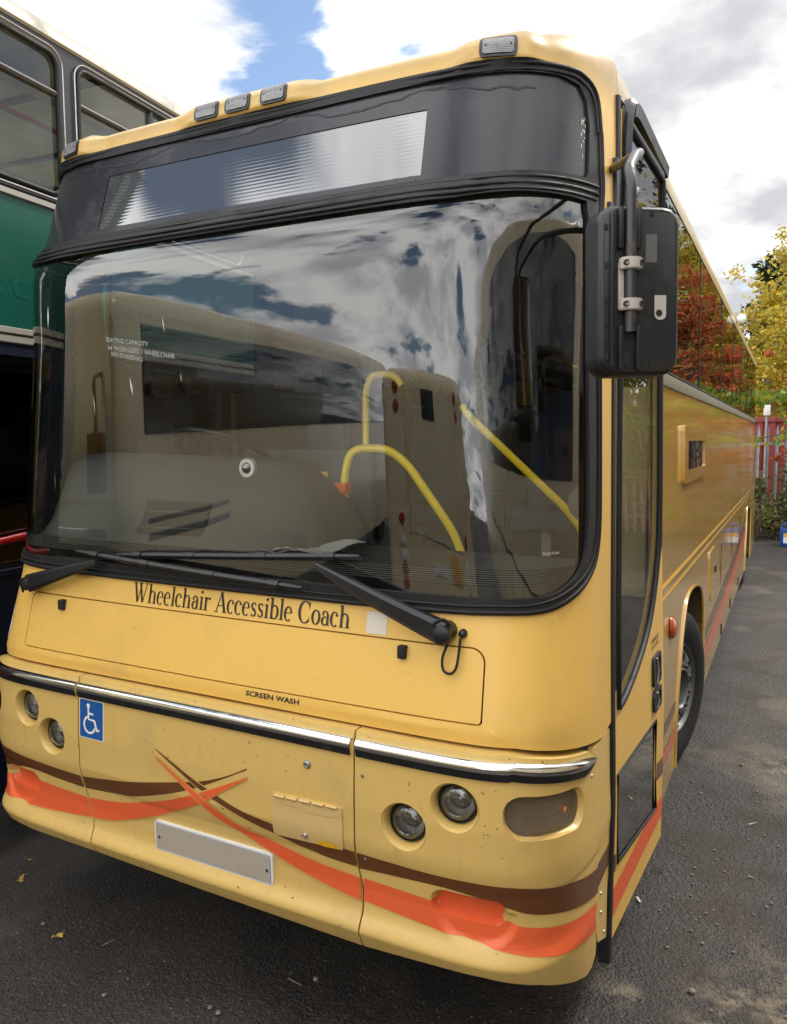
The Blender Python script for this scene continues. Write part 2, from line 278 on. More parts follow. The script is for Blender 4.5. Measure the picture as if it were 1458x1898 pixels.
def tube(bm,pts,r,n=10,closed=False,caps=True):
    pts=[Vector(p) for p in pts]; N=len(pts); rad=r if isinstance(r,(list,tuple)) else [r]*N
    rings=[]; up=None
    for i,p in enumerate(pts):
        if closed: t=(pts[(i+1)%N]-pts[i-1])
        else: t=pts[min(i+1,N-1)]-pts[max(i-1,0)]
        t.normalize()
        if up is None:
            up=Vector((0,0,1)) if abs(t.z)<.9 else Vector((1,0,0))
        s=t.cross(up); s.normalize(); up=s.cross(t); up.normalize()
        rings.append([bm.verts.new(p+s*(math.cos(2*math.pi*k/n)*rad[i])+up*(math.sin(2*math.pi*k/n)*rad[i])) for k in range(n)])
    for i in range(N if closed else N-1):
        A,B=rings[i],rings[(i+1)%N]
        for k in range(n): bm.faces.new((A[k],A[(k+1)%n],B[(k+1)%n],B[k]))
    if caps and not closed:
        bm.faces.new(rings[0][::-1]); bm.faces.new(rings[-1])
def tubeobj(name,pts,r,m,parent=None,n=10,closed=False):
    bm=bmesh.new(); tube(bm,pts,r,n,closed); bmesh.ops.recalc_face_normals(bm,faces=bm.faces[:]); return from_bm(name,bm,m,parent,True,50)
def smooth_path(P,k=6,closed=False):
    P=[Vector(p) for p in P]; out=[]; n=len(P); rng=range(n if closed else n-1)
    for i in rng:
        a=P[i-1] if (closed or i>0) else P[0]; b=P[i]; c=P[(i+1)%n]; d=P[(i+2)%n] if (closed or i+2<n) else P[-1]
        for j in range(k):
            t=j/k; out.append(.5*((2*b)+(c-a)*t+(2*a-5*b+4*c-d)*t*t+(3*b-a-3*c+d)*t**3))
    if not closed: out.append(P[-1])
    return out
def fillet(P,r,k=6):
    P=[Vector(p) for p in P]; out=[P[0]]
    for i in range(1,len(P)-1):
        a=(P[i-1]-P[i]); b=(P[i+1]-P[i]); q=min(r,a.length*.45,b.length*.45); p0=P[i]+a.normalized()*q; p2=P[i]+b.normalized()*q
        for j in range(k+1):
            t=j/k; out.append(p0*(1-t)**2+P[i]*2*t*(1-t)+p2*t*t)
    out.append(P[-1]); return out
def box(bm,x0,y0,z0,x1,y1,z1,M=None,bev=0.):
    v=[Vector(c) for c in ((x0,y0,z0),(x1,y0,z0),(x1,y1,z0),(x0,y1,z0),(x0,y0,z1),(x1,y0,z1),(x1,y1,z1),(x0,y1,z1))]
    if M: v=[M@c for c in v]
    v=[bm.verts.new(c) for c in v]; fs=[bm.faces.new([v[i] for i in f]) for f in ((0,3,2,1),(4,5,6,7),(0,1,5,4),(1,2,6,5),(2,3,7,6),(3,0,4,7))]
    if bev:
        es=set(e for f in fs for e in f.edges); bmesh.ops.bevel(bm,geom=list(es),offset=bev,segments=2,profile=.6,affect='EDGES')
def boxobj(name,a,b,m,parent=None,bev=0.,M=None):
    bm=bmesh.new(); box(bm,*a,*b,M=M,bev=bev); return from_bm(name,bm,m,parent,True,40)
def lathe(name,prof,m,parent,M=Matrix(),n=32,ring=None):
    V=[];F=[]
    for (r,z) in prof:
        for k in range(n): V.append(M@Vector((r*math.cos(2*math.pi*k/n),r*math.sin(2*math.pi*k/n),z)))
    for i in range(len(prof)-1):
        for k in range(n): F.append((i*n+k,i*n+(k+1)%n,(i+1)*n+(k+1)%n,(i+1)*n+k))
    return mesh(name,V,F,m,parent,True,40)
def text2(body,size=1.,bold=0.):
    cu=bpy.data.curves.new('t','FONT'); cu.body=body; cu.size=size; cu.offset=bold; cu.resolution_u=3
    o=bpy.data.objects.new('t',cu); COL.objects.link(o); bpy.context.view_layer.update()
    dg=bpy.context.evaluated_depsgraph_get(); me=bpy.data.meshes.new_from_object(o.evaluated_get(dg))
    V=[(v.co.x,v.co.y) for v in me.vertices]; F=[list(p.vertices) for p in me.polygons]
    bpy.data.objects.remove(o); bpy.data.curves.remove(cu); bpy.data.meshes.remove(me)
    x0=min(v[0] for v in V); x1=max(v[0] for v in V); y0=min(v[1] for v in V); y1=max(v[1] for v in V)
    return [((v[0]-x0)/(x1-x0),(v[1]-y0)/(y1-y0)) for v in V],F
def textdecal(name,body,a0,b0,a1,b1,m,parent,mp,off=.0015,bold=0.,flip=False,skew=0.):
    V,F=text2(body,1.,bold)
    return mesh(name,[mp(a0+(a1-a0)*v[0],b0+(b1-b0)*v[1]+skew*v[0],off) for v in V],[f[::-1] for f in F] if flip else F,m,parent)
# ---------------------------------------------------------------- serif letters, drawn as strokes
def _stroke(P,Wd):
    out=[]; n=len(P)
    for i in range(n-1):
        (x0,y0),(x1,y1)=P[i],P[i+1]
        def nv(j):
            a=P[max(j-1,0)]; b=P[min(j+1,n-1)]; dx,dy=b[0]-a[0],b[1]-a[1]; l=math.hypot(dx,dy) or 1; return -dy/l,dx/l
        n0,n1=nv(i),nv(i+1); w0,w1=Wd[i]/2,Wd[i+1]/2
        out.append([(x0+n0[0]*w0,y0+n0[1]*w0),(x0-n0[0]*w0,y0-n0[1]*w0),(x1-n1[0]*w1,y1-n1[1]*w1),(x1+n1[0]*w1,y1+n1[1]*w1)])
    return out
def _arc(cx,cy,rx,ry,a0,a1,th=.13,tn=.045,n=14):
    P=[];Wd=[]
    for i in range(n+1):
        a=R(a0+(a1-a0)*i/n); P.append((cx+rx*math.cos(a),cy+ry*math.sin(a))); Wd.append(tn+(th-tn)*abs(math.cos(a))**1.4)
    return _stroke(P,Wd)
def _bar(x0,y0,x1,y1,w): return _stroke([(x0,y0),(x1,y1)],[w,w])
def _ser(x,y,w=.26): return [[(x-w/2,y),(x+w/2,y),(x+w/2,y+.035),(x-w/2,y+.035)]]
T_=.125; XH=.66
def _stem(x,y1,foot=True,flag=True):
    s=[[(x-T_/2,0),(x+T_/2,0),(x+T_/2,y1),(x-T_/2,y1)]]
    if foot: s+=_ser(x,0)
    if flag: s+=[[(x-T_/2-.09,y1-.05),(x-T_/2,y1-.075),(x+T_/2,y1),(x-T_/2-.02,y1-.012)]]
    return s
def _c(cx=.24,rx=.19,ry=.33,cy=.33,a0=52,a1=312,th=.13): return _arc(cx,cy,rx,ry,a0,a1,th)
GL={'W':(1.18,_bar(.14,1,.40,0,.13)+_bar(.42,0,.62,.97,.05)+_bar(.52,1,.78,0,.13)+_bar(.80,0,1.02,1,.05)+_ser(.14,.965,.30)+_ser(.56,.965,.28)+_ser(1.02,.965,.24)),
 'A':(.82,_bar(.12,0,.40,1,.05)+_bar(.40,1,.68,0,.14)+_bar(.20,.33,.60,.33,.045)+_ser(.12,0,.26)+_ser(.68,0,.32)),
 'C':(.80,_arc(.42,.5,.33,.5,42,318,.15,.05,20)+[[(.66,.68),(.70,.68),(.70,1.0),(.665,1.0)]]+[[(.655,.14),(.69,.20),(.69,.30),(.665,.30)]]),
 'h':(.66,_stem(.14,1)+_arc(.32,.42,.16,.22,165,0,.11)+[[(.42,0),(.545,0),(.545,.43),(.42,.43)]]+_ser(.48,0)),
 'e':(.52,_c()+[[(.10,.355),(.42,.355),(.42,.39),(.10,.39)]]+_arc(.24,.37,.175,.285,0,90,.10,.045,8)),
 'l':(.32,_stem(.15,1)), 'i':(.32,_stem(.15,XH)+[circ(.15,.88,.075,14)]),
 'c':(.50,_c(th=.13)+[circ(.37,.52,.065,12)]),
 'a':(.54,_arc(.24,.45,.15,.20,150,0,.11,.05,10)+[[(.335,.06),(.45,.06),(.45,.46),(.335,.46)]]+_arc(.46,.09,.06,.07,180,300,.08,.04,6)+_arc(.23,.20,.15,.19,60,330,.12,.045,14)+[circ(.12,.50,.055,12)]),
 'r':(.46,_stem(.14,XH)+_arc(.32,.47,.13,.17,170,60,.06,.04,8)+[circ(.375,.60,.068,12)]),
 's':(.44,_arc(.21,.50,.13,.145,40,190,.10,.05,10)+_stroke([(.085,.47),(.15,.38),(.27,.30),(.335,.20)],[.09,.13,.13,.09])+_arc(.21,.17,.13,.15,10,-150,.10,.05,10)+[[(.31,.50),(.34,.50),(.34,.65),(.315,.65)]]+[[(.07,.01),(.10,.01),(.10,.17),(.07,.17)]]),
 'b':(.60,_stem(.14,1,foot=False)+_arc(.31,.33,.20,.32,140,-140,.13,.045,20)),
 'o':(.56,_arc(.27,.33,.20,.325,0,360,.13,.045,28)),' ':(.30,[])}
def serif(name,body,a0,b0,a1,b1,m,parent,mp,off=.0015):
    tot=sum(GL[c][0] for c in body); x=0; PL=[]
    k=(a1-a0)/tot
    for c in body:
        w,ps=GL[c]
        for P in ps: PL.append([(a0+(x+p[0])*k,b0+p[1]*(b1-b0)) for p in P])
        x+=w
    return polys(name,PL,m,parent,mp,off)
import bisect as _bis
def lerp_tab(T, v):
    if v <= T[0][0]: return T[0][1]
    for (a,fa),(b,fb) in zip(T, T[1:]):
        if v <= b: return fa+(fb-fa)*(v-a)/(b-a)
    return T[-1][1]
SX=[(0,1.28),(.9,1.275),(1.5,1.25),(2.35,1.222),(3.1,1.21),(3.5,1.20)]
def sidex(Z): return lerp_tab(SX,Z)
YC=[(.36,-.13),(.44,-.160),(.50,-.193),(.56,-.224),(.590,-.238),(.602,-.236),(.64,-.212),(.66,-.207),(.72,-.205),(.80,-.212),(.84,-.222),(.88,-.232),(1.0,-.235),(1.2,-.228),(1.262,-.212),(1.275,-.195),(1.28,-.188),(1.6,-.118)]
def yc(t):
    if t<=1.6: return lerp_tab(YC,t)
    if t<=2.84: return -.118+.02*(t-1.6)+.5*max(0.,t-2.7)**2
    return lerp_tab([(2.84,-.083),(2.89,-.035),(3.22,.07),(3.305,.080)],t)
def _build(p,B,bow):
    T=[]; n=700; s=0; px=py=None
    for i in range(n+1):
        th=math.pi/2*(i/n)
        u=math.sin(th)**(2/p); x=1.25*u; y=B*(1-math.cos(th))+bow*u*u
        if i: s+=math.hypot(x-px,y-py)
        T.append((s,x,y)); px,py=x,y
    return T,[q[0] for q in T],B+bow
PLN=[_build(14.,.42,.02),_build(8.,.55,.02)]
def _plan1(K,a):
    T,SS,yb=K; S0=SS[-1]
    if a>=S0: return 1.25, yb+(a-S0), 1.0, 0.0
    i=max(1,_bis.bisect_left(SS,a)); p,q=T[i-1],T[i]; k=(a-p[0])/(q[0]-p[0])
    x=p[1]+(q[1]-p[1])*k; y=p[2]+(q[2]-p[2])*k
    i0=max(0,i-2); i1=min(len(T)-1,i+1)
    tx=T[i1][1]-T[i0][1]; ty=T[i1][2]-T[i0][2]; L=math.hypot(tx,ty)
    return x,y,ty/L,-tx/L
def plan(s,t):
    a=abs(s); sg=1 if s>=0 else -1
    w=min(1,max(0,(t-1.27)/1.25))
    if w<=0: x,y,nx,ny=_plan1(PLN[0],a)
    elif w>=1: x,y,nx,ny=_plan1(PLN[1],a)
    else:
        A=_plan1(PLN[0],a); B=_plan1(PLN[1],a); x,y,nx,ny=[p+(q-p)*w for p,q in zip(A,B)]
        L=math.hypot(nx,ny); nx/=L; ny/=L
    return sg*x,y,sg*nx,ny
ZR=3.305; RI=.17; RZ=.055; TT=3.48
def surf(s,t,off=0.0,disp=True):
    x,y,nx,ny=plan(s,t)
    k=1.0; Z=t; y0=yc(min(t,ZR)); ins=0
    nz=-.16*ny*-1 if False else 0
    if t>ZR:
        ph=min((t-ZR)/.175,1.0)*math.pi/2
        q_=min(1,max(0,(abs(s)-.85)/.45)); rz=RZ+.060*q_*q_*(3-2*q_); Z=ZR+rz*math.sin(ph); ri=RI+(.03-RI)*min(1,max(0,(abs(s)-1.0)/.5)); ins=ri*(1-math.cos(ph)); y0+=.16*(Z-ZR)
        nz=math.sin(ph); k=math.cos(ph)
    d=off*1.0
    if disp: d+=DISP(s,t)
    sc=sidex(Z)/1.25
    px=x-nx*ins+nx*k*d; py=y-ny*ins+ny*k*d
    return (px*sc, py+y0, Z+nz*d)
def DISP(s,t): return 0.0
def _ss(a,b,x):
    t=min(1,max(0,(x-a)/(b-a))); return t*t*(3-2*t)
def DISP(s,t):
    d=0.
    if t>3.2:
        for c,w in ((-.905,.075),(.007,.235),(.975,.075)):
            d=max(d,(1-_ss(w,w+.09,abs(s-c)))*_ss(3.25,3.275,t)*(1-_ss(3.38,3.46,t))*.022)
    elif .55<t<.92:
        a=abs(s); cx=max(.895,min(1.035,a)) ; q=math.hypot(a-cx,(t-(.742+.0*(a-.96)))*1.0)
        d-=max(.040*(1-_ss(.035,.047,q)),.016*(1-_ss(.82,1.02,math.hypot((a-.985)/.125,(t-.725)/.095)))*(1-_ss(.735,.755,t)))
        d+=.003*(_ss(.80,.815,t)*(1-_ss(.83,.95,t)))
    return d
# ---------------------------------------------------------------- the coach
def s_at(t,Y,sg=1):
    a,b=1.,20.
    for _ in range(40):
        m=(a+b)/2
        if surf(m,t,0,False)[1]<Y: a=m
        else: b=m
    return sg*a
YE=[(.3,.40),(1.2,.44),(2.3,.51),(3.3,.57),(3.5,.6)]
def ye(t): return lerp_tab(YE,t)
coach=empty('coach','cream yellow wheelchair accessible coach with brown and orange sweeping stripes, parked nose towards the viewer','coach',(0,0,0))
def mirror2(P): return [(-a,b) for a,b in P]
def low_edge(s):
    return lerp_tab([(0,1.245),(1.1,1.24),(1.2,1.224),(1.4,1.185),(1.57,1.152),(1.75,1.14)],abs(s))
def SHELL(off=0.,disp=True):
    def f(a,b,o=0.):
        x,y,z=surf(a,b,off+o,disp); return (x,y+((-.190+.04*(1.28-b)) -yc(b) if b<1.28 else 0),z)
    return f
# front shell with screen opening and flap opening
half=[(s,low_edge(s)) for s in (.3,.6,.9,1.1,1.2,1.3,1.4,1.5,1.57)]
right=[(s_at(t,ye(t)),t) for t in (1.16,1.3,1.5,1.7,1.9,2.1,2.3,2.6,2.9,3.1,3.25,3.36,TT)]
outer=[(0,1.245)]+half+right+[(-a,b) for a,b in right[::-1]]+[(-a,b) for a,b in half[::-1]]
rub_r=[(.5,1.603),(.9,1.606),(1.035,1.61),(1.167,1.614),(1.271,1.638),(1.37,1.680),(1.435,1.735),(1.47,1.83),(1.477,2.0),(1.477,2.3),(1.465,2.8),(1.425,3.0),(1.395,3.12),(1.355,3.225),(1.28,3.266),(1.184,3.270),(.8,3.262)]
def sm2(P,k=4):
    Q=smooth_path([(p[0],p[1],0) for p in P],k); return [(q.x,q.y) for q in Q]
def sym(P): return [(-a,b) for a,b in P[::-1]]
rr_=sm2(rub_r); rub_out=[(0,1.603)]+rr_+[(0,3.261)]+sym(rr_)
g_r=sm2([(.5,1.66),(1.0,1.658),(1.167,1.663),(1.255,1.685),(1.33,1.73),(1.37,1.81),(1.383,2.0),(1.383,2.35),(1.37,2.80)])
glow=[(0,1.66)]+g_r+[(1.35,2.855),(1.1,2.845),(.9,2.828),(0,2.828),(-.9,2.828),(-1.1,2.845),(-1.35,2.855)]+sym(g_r)
gu=[(0,2.905),(.9,2.905),(1.1,2.918),(1.325,2.932),(1.336,2.95),(1.32,3.10),(1.295,3.18),(1.255,3.222),(1.18,3.234),(.8,3.230),(0,3.226)]; gup=gu+sym(gu[1:-1])
FX=[(0,1.0,1.6,.02),(0,-1.6,-1.0,.02)]
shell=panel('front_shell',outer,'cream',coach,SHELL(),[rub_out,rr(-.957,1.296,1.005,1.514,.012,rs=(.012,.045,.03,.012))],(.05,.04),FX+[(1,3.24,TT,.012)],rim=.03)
flap=panel('front_flap',rr(-.952,1.301,1.000,1.509,.01,rs=(.01,.042,.027,.01)),'cream',coach,FRONT(.0005),(),(.05,.05),(),rim=.02)
for s in (-.757,.744):
    bm=bmesh.new(); box(bm,-.013,-.02,-.022,.013,.006,.018,bev=.004); o=from_bm('flap_bump_stop',bm,'matt_black',flap); o.location=surf(s,1.482)
# dark core right behind the gaps
panel('core_panel',[(-1.45,.62),(1.45,.62),(1.5,1.3),(1.4,1.55),(-1.4,1.55),(-1.5,1.3)],'matt_black',coach,FRONT(-.10,False),(),(.06,.1),(),rim=0)
# windscreen rubber and glass
rubber=panel('windscreen_rubber',rub_out,'rubber',coach,FRONT(.009),[glow,gup],(.06,.2),FX,rim=.03)
def along(P,off,closed=True): return [surf(a,b,off) for a,b in P]
def inset_path(P,k,c=(0,2.4)): return [(a-math.copysign(k,a) if abs(a)>1.0 else a, b+(k if b<2.0 else -k if b>3.1 else 0)) for a,b in P]
for nm,k,o,r in (('outer_bead',.009,.009,.007),('middle_bead',.028,.011,.004),):
    P=inset_path(rub_out,k); bm=bmesh.new(); tube(bm,along(P,o),r,8,True); from_bm('rubber_bead',bm,'rubber',rubber,True,60)
for t,r in ((2.842,.005),(2.864,.007),(2.888,.005)):
    P=[(-1.40+2.80*i/90,t+(.030*max(0,(abs(-1.40+2.80*i/90)-.9))/.5)) for i in range(91)]; bm=bmesh.new(); tube(bm,along(P,.010),r,8); from_bm('rubber_bead',bm,'rubber',rubber,True,60)
def shrinkY(P,t1): return [(a,min(b,t1)) for a,b in P]
gl=panel('windscreen',[(a*.985,b) for a,b in inset_path([p for p in rub_out if p[1]<2.89],.01)]+[],'windscreen_glass',coach,FRONT(-.002,False),(),(.04,.06),FX,rim=0)
ug=panel('destination_glass',inset_path([p for p in gup],-.004),'band_black',coach,FRONT(0,False),[[(-.645,2.93),(.765,2.925),(.757,3.142),(-.65,3.148)]],(.05,.05),FX,rim=0)
panel('destination_window',[(-.645,2.93),(.765,2.925),(.757,3.142),(-.65,3.148)],'dest_lens',ug,FRONT(-.003,False),(),(.05,.05),(),rim=0)
random.seed(3)
tp=[(-.95+2.05*i/70,3.19+.012*math.sin(i*.35)+random.uniform(-.006,.006)+(.01 if 20<i<45 else 0)) for i in range(71)]
polys('torn_film',[[tp[i],tp[i+1],(tp[i+1][0],min(tp[i+1][1]+random.uniform(.004,.010),3.225)),(tp[i][0],min(tp[i][1]+random.uniform(.004,.009),3.225))] for i in range(70)],'band_torn',ug,FRONT(0,False),.0012)
tp2=[(-.60+1.35*i/60,2.922+random.uniform(-.003,.006)) for i in range(61)]
polys('torn_film',[[(tp2[i][0],2.908),(tp2[i+1][0],2.908),tp2[i+1],tp2[i]] for i in range(60)],'band_black',ug,FRONT(0,False),.0012)
fl=[]
for i in range(16):
    a=1.295+random.uniform(-.012,.012); b=2.96+.17*random.random(); w=random.uniform(.002,.006); h=random.uniform(.005,.022); fl.append([(a,b),(a+w,b+h*.3),(a+w*.7,b+h),(a-w*.3,b+h*.6)])
polys('film_flakes',fl,'sticker',ug,FRONT(0,False),.0014)
# printed border at the foot of the glass
panel('glass_border',[(-1.42,1.62),(1.42,1.62),(1.42,1.692),(-1.42,1.692)],'frit',gl,FRONT(-.006,False),(),(.05,.03),FX,rim=0)
panel('glass_border',[(-1.40,1.692),(1.40,1.692),(1.40,1.742),(-1.40,1.742)],'frit_dots',gl,FRONT(-.006,False),(),(.05,.03),FX,rim=0)
for sg in (-1,1):
    panel('glass_border',[(sg*1.34,1.70),(sg*1.44,1.70),(sg*1.44,2.84),(sg*1.34,2.84)],'frit',gl,FRONT(-.006,False),(),(.02,.1),(),rim=0)
sc=[((-.879,2.656),(-.882,2.567)),((-.240,2.567),(-.228,2.504)),((-.407,2.359),(-.391,2.286)),((-.605,2.301),(-.594,2.22)),((-.844,2.0),(-.835,1.929)),((-.155,2.36),(-.15,2.33))]
PS=[]
for (a,b),(c,d) in sc: PS.append([(a,b),(a+.004,(b+d)/2),(c,d),(c-.004,(b+d)/2)])
for q_ in PS: polys('scratch_mark',[q_],'sticker',gl,FRONT(-.002,False),.001)
mpT=FRONT(-.002,False)
for i,(bd,a0,a1,b) in enumerate((('SEATING CAPACITY',-.53,-.31,2.492),('64 PASSENGERS 1 WHEELCHAIR',-.52,-.18,2.462),('NO STANDING',-.50,-.34,2.438))):
    textdecal('capacity_lettering',bd,a0,b,a1,b+.017,'sticker' if i==9 else 'glass_letter',gl,mpT,.0012,.01,skew=-.05 if i==1 else -.03)
textdecal('maker_lettering','PLAXTON',1.172,1.784,1.232,1.792,'sticker',gl,mpT,.0012)
# bumper in three pieces
for sg in (0,1,-1):
    B0=.40
    if sg==0:
        L=[(-.5235,.55),(-.524,.56),(-.549,.685),(-.577,.79),(-.580,1.0),(-.581,1.234)]; Rr=[(.6175,.528),(.618,.54),(.619,.72),(.603,.80),(.607,1.0),(.610,1.234)]
        P=L[:1]+Rr+L[1:][::-1]; H=[]; ex=[(1,.54,.90,.012)]
    else:
        e=[(.6235,.528),(.86,.545),(1.02,.55),(1.12,.536),(1.18,.518),(1.25,.481),(1.31,.448),(1.377,.420),(1.43,.422),(1.475,.45),(1.50,.50),(1.512,.57)]; e+=[(1.515,.8),(1.505,1.10),(1.50,1.128)]
        e+=[(s,low_edge(s)-.011) for s in (1.45,1.4,1.3,1.2,1.1,1.0,.8)]+[(.616,1.234),(.613,1.0),(.609,.80),(.625,.72),(.624,.55)]
        if sg<0: e=[(-a,b) for a,b in e if a>.7][::-1]; e=[(-.5295,.55),(-.530,.56),(-.555,.685),(-.583,.79),(-.586,1.0),(-.587,1.234)]+e
        P=e; hs=((.775,.969),(.935,1.060)) if sg>0 else ((-.735,.975),(-.882,1.063))
        ind=rr(1.075,.972,1.40,1.102,.06,8); ind=[(a,b-.10*(a-1.24)) for a,b in ind]
        if sg<0: ind=mirror2(ind)[::-1]
        H=[circ(a,b,.074,40) for a,b in hs]+[ind]; ex=[(1,.56,.84,.010),(0,sg*.965-.15,sg*.965+.15,.005),(1,.68,.80,.004),(0,min(sg*1.1,sg*1.52),max(sg*1.1,sg*1.52),.016)]
    bp=panel('bumper',P,'cream_bumper',coach,FRONT(),H,(.03,.03),ex,rim=.07,auto=38)
    # stripes on this piece
    def stripe(nm,U,Lw,mt,cut,off,edge=0):
        if edge: stripe('stripe_edging',[(a-edge*.3,b+edge) for a,b in U],[(a-edge*.3,b-edge) for a,b in Lw],'cream_bumper',cut,off-.0010)
        us=sm2(U,5); ls=sm2(Lw,5); P=ls+us[::-1]; P=[(min(max(a,cut[0](b) if callable(cut[0]) else cut[0]),cut[1](b) if callable(cut[1]) else cut[1]),b) for a,b in P]
        if area2(P)<0: P=P[::-1]
        panel(nm,P,mt,bp,FRONT(off),(),(.02,.02),[(1,.56,.84,.010)]+([(0,sg*.965-.15,sg*.965+.15,.005),(1,.68,.80,.004)] if sg else []),rim=0,auto=38)
    if sg==0:
        stripe('brown_stripe',[(-.578,.842),(-.44,.860),(-.308,.881),(-.033,.941),(.10,.985),(.206,1.038)],[(-.577,.79),(-.45,.800),(-.327,.816),(-.151,.870),(.004,.931),(.206,1.032)],'brown',(-.5775,9),.0008)
        stripe('brown_stripe',[(-.194,1.032),(-.10,.990),(-.03,.957),(.063,.922),(.17,.888),(.297,.868),(.384,.856),(.604,.846)],[(-.194,1.029),(-.11,.983),(-.04,.945),(.035,.909),(.084,.892),(.20,.855),(.297,.833),(.472,.797),(.603,.790)],'brown',(-9,.6035),.0024,.0035)
        stripe('orange_stripe',[(-.585,.753),(-.44,.768),(-.333,.789),(-.18,.835),(-.036,.893),(.10,.955),(.208,1.009)],[(-.585,.674),(-.46,.688),(-.388,.705),(-.207,.769),(-.001,.87),(.10,.935),(.210,1.004)],'orange',(lambda t:lerp_tab([(.67,-.5470),(.79,-.5755)],t),9),.0044,.0035)
        stripe('orange_stripe',[(-.194,1.005),(-.12,.967),(-.063,.937),(-.016,.913),(.07,.868),(.159,.827),(.323,.793),(.469,.768),(.617,.757)],[(-.194,1.002),(-.125,.958),(-.085,.934),(-.04,.905),(.02,.866),(.084,.828),(.216,.781),(.369,.728),(.5,.698),(.618,.680)],'orange',(-9,.6165),.0064,.0035)
    elif sg>0:
        stripe('brown_stripe',[(.612,.845),(.834,.838),(1.03,.841),(1.141,.836),(1.282,.806),(1.40,.775),(1.515,.748)],[(.609,.786),(.863,.798),(.989,.791),(1.071,.772),(1.137,.751),(1.224,.731),(1.35,.700),(1.515,.662)],'brown',(.611,1.5145),.0020)
        stripe('orange_stripe',[(.624,.756),(.828,.745),(.95,.730),(1.084,.717),(1.137,.708),(1.225,.690),(1.35,.665),(1.516,.635)],[(.624,.681),(.744,.670),(.968,.647),(1.066,.638),(1.184,.620),(1.295,.597),(1.40,.572),(1.518,.548)],'orange',(.6255,1.5155),.0024)
    else:
        stripe('brown_stripe',[(-.585,.842),(-.75,.846),(-.896,.853),(-1.05,.862),(-1.2,.85),(-1.51,.76)],[(-.583,.79),(-.75,.796),(-.909,.803),(-1.05,.775),(-1.2,.745),(-1.515,.67)],'brown',(-1.5145,-.588),.0020)
        stripe('orange_stripe',[(-.54,.751),(-.731,.756),(-.881,.760),(-1.04,.730),(-1.2,.70),(-1.515,.64)],[(-.54,.678),(-.757,.655),(-.891,.646),(-1.035,.640),(-1.2,.62),(-1.515,.55)],'orange',(-1.5155,lambda t:lerp_tab([(.67,-.5560),(.79,-.5855)],t)),.0024)
    if sg:
        c0,c1,rr0=.895,1.035,.0335; CP=[]
        for i in range(13): CP.append((c1+rr0*math.cos(R(-90+15*i)),.742+rr0*math.sin(R(-90+15*i))))
        for i in range(13): CP.append((c0+rr0*math.cos(R(90+15*i)),.742+rr0*math.sin(R(90+15*i))))
        if sg<0: CP=mirror2(CP)[::-1]
        panel('recess_floor',CP,'orange',bp,FRONT(.0034),(),(.02,.02),[(0,sg*.965-.15,sg*.965+.15,.005),(1,.68,.80,.004)],rim=0,auto=38)
        for a,b in hs:
            o=Vector(surf(a,b)); n=Vector(surf(a,b,.1,False))-Vector(surf(a,b,0,False)); n.normalize(); q=n.to_track_quat('Z','X').to_matrix().to_4x4(); M=Matrix.Translation(o)@q
            h=lathe('headlight',[(.0745,-.001),(.071,-.004),(.0665,-.014),(.0645,-.030),(.062,-.042)],'cream_bumper',coach,M,40)
            lathe('lamp_ring',[(.062,-.040),(.0585,-.030),(.056,-.028),(.053,-.034),(.051,-.05)],'black_plastic',h,M,40)
            lathe('reflector',[(.053,-.040),(.050,-.055),(.042,-.075),(.026,-.092),(.012,-.097),(.010,-.075),(.006,-.068),(0.0001,-.067)],'reflector',h,M,36)
            lathe('lens',[(.0545,-.034),(.050,-.027),(.040,-.021),(.022,-.0165),(.0001,-.015)],'lamp_lens',h,M,36)
            lathe('projector_lens',[(.036,-.075),(.035,-.060),(.028,-.054),(.014,-.050),(.0001,-.049)],'cam_dome',h,M@Matrix.Translation((.006,0,0)),28)
            lathe('lens_ring',[(.034,-.0185),(.033,-.0170),(.031,-.0185)],'clear_lens',h,M,36)
        # turn signal in its rounded recess
        cx=sum(p[0] for p in ind)/len(ind); cy=sum(p[1] for p in ind)/len(ind)
        def sc2(P,k,dx=0): return [(cx+(a-cx)*(1-k/.163)+dx,cy+(b-cy)*(1-k/.065)) for a,b in P]
        V=[];F=[]; prof=[(0,-.001),(.003,-.006),(.007,-.018),(.010,-.030)]; n=len(ind)
        for k,dz in prof: V+=[surf(a,b,dz,False) for a,b in sc2(ind,k)]
        for i in range(len(prof)-1):
            for j in range(n):
                f=(i*n+j,(i+1)*n+j,(i+1)*n+(j+1)%n,i*n+(j+1)%n); F.append(f if sg>0 else f)
        tsg=mesh('turn_signal',V,F,'cream_bumper',coach,True)
        ii=sc2(ind,.010); panel('signal_back',ii,'signal_back',tsg,FRONT(-.034,False),(),(.03,.03),(),rim=0)
        lathe('signal_bulb',[(.0001,.0),(.012,.002),(.014,.010),(.011,.018),(.0001,.022)],'amber_bulb',tsg,Matrix.Translation(Vector(surf(sg*1.32,1.03,-.030,False)))@Matrix.Rotation(R(90),4,'X'),14)
        panel('signal_lens',sc2(ind,.0095),'signal_lens',tsg,FRONT(-.017,False),(),(.02,.02),(),rim=.01)
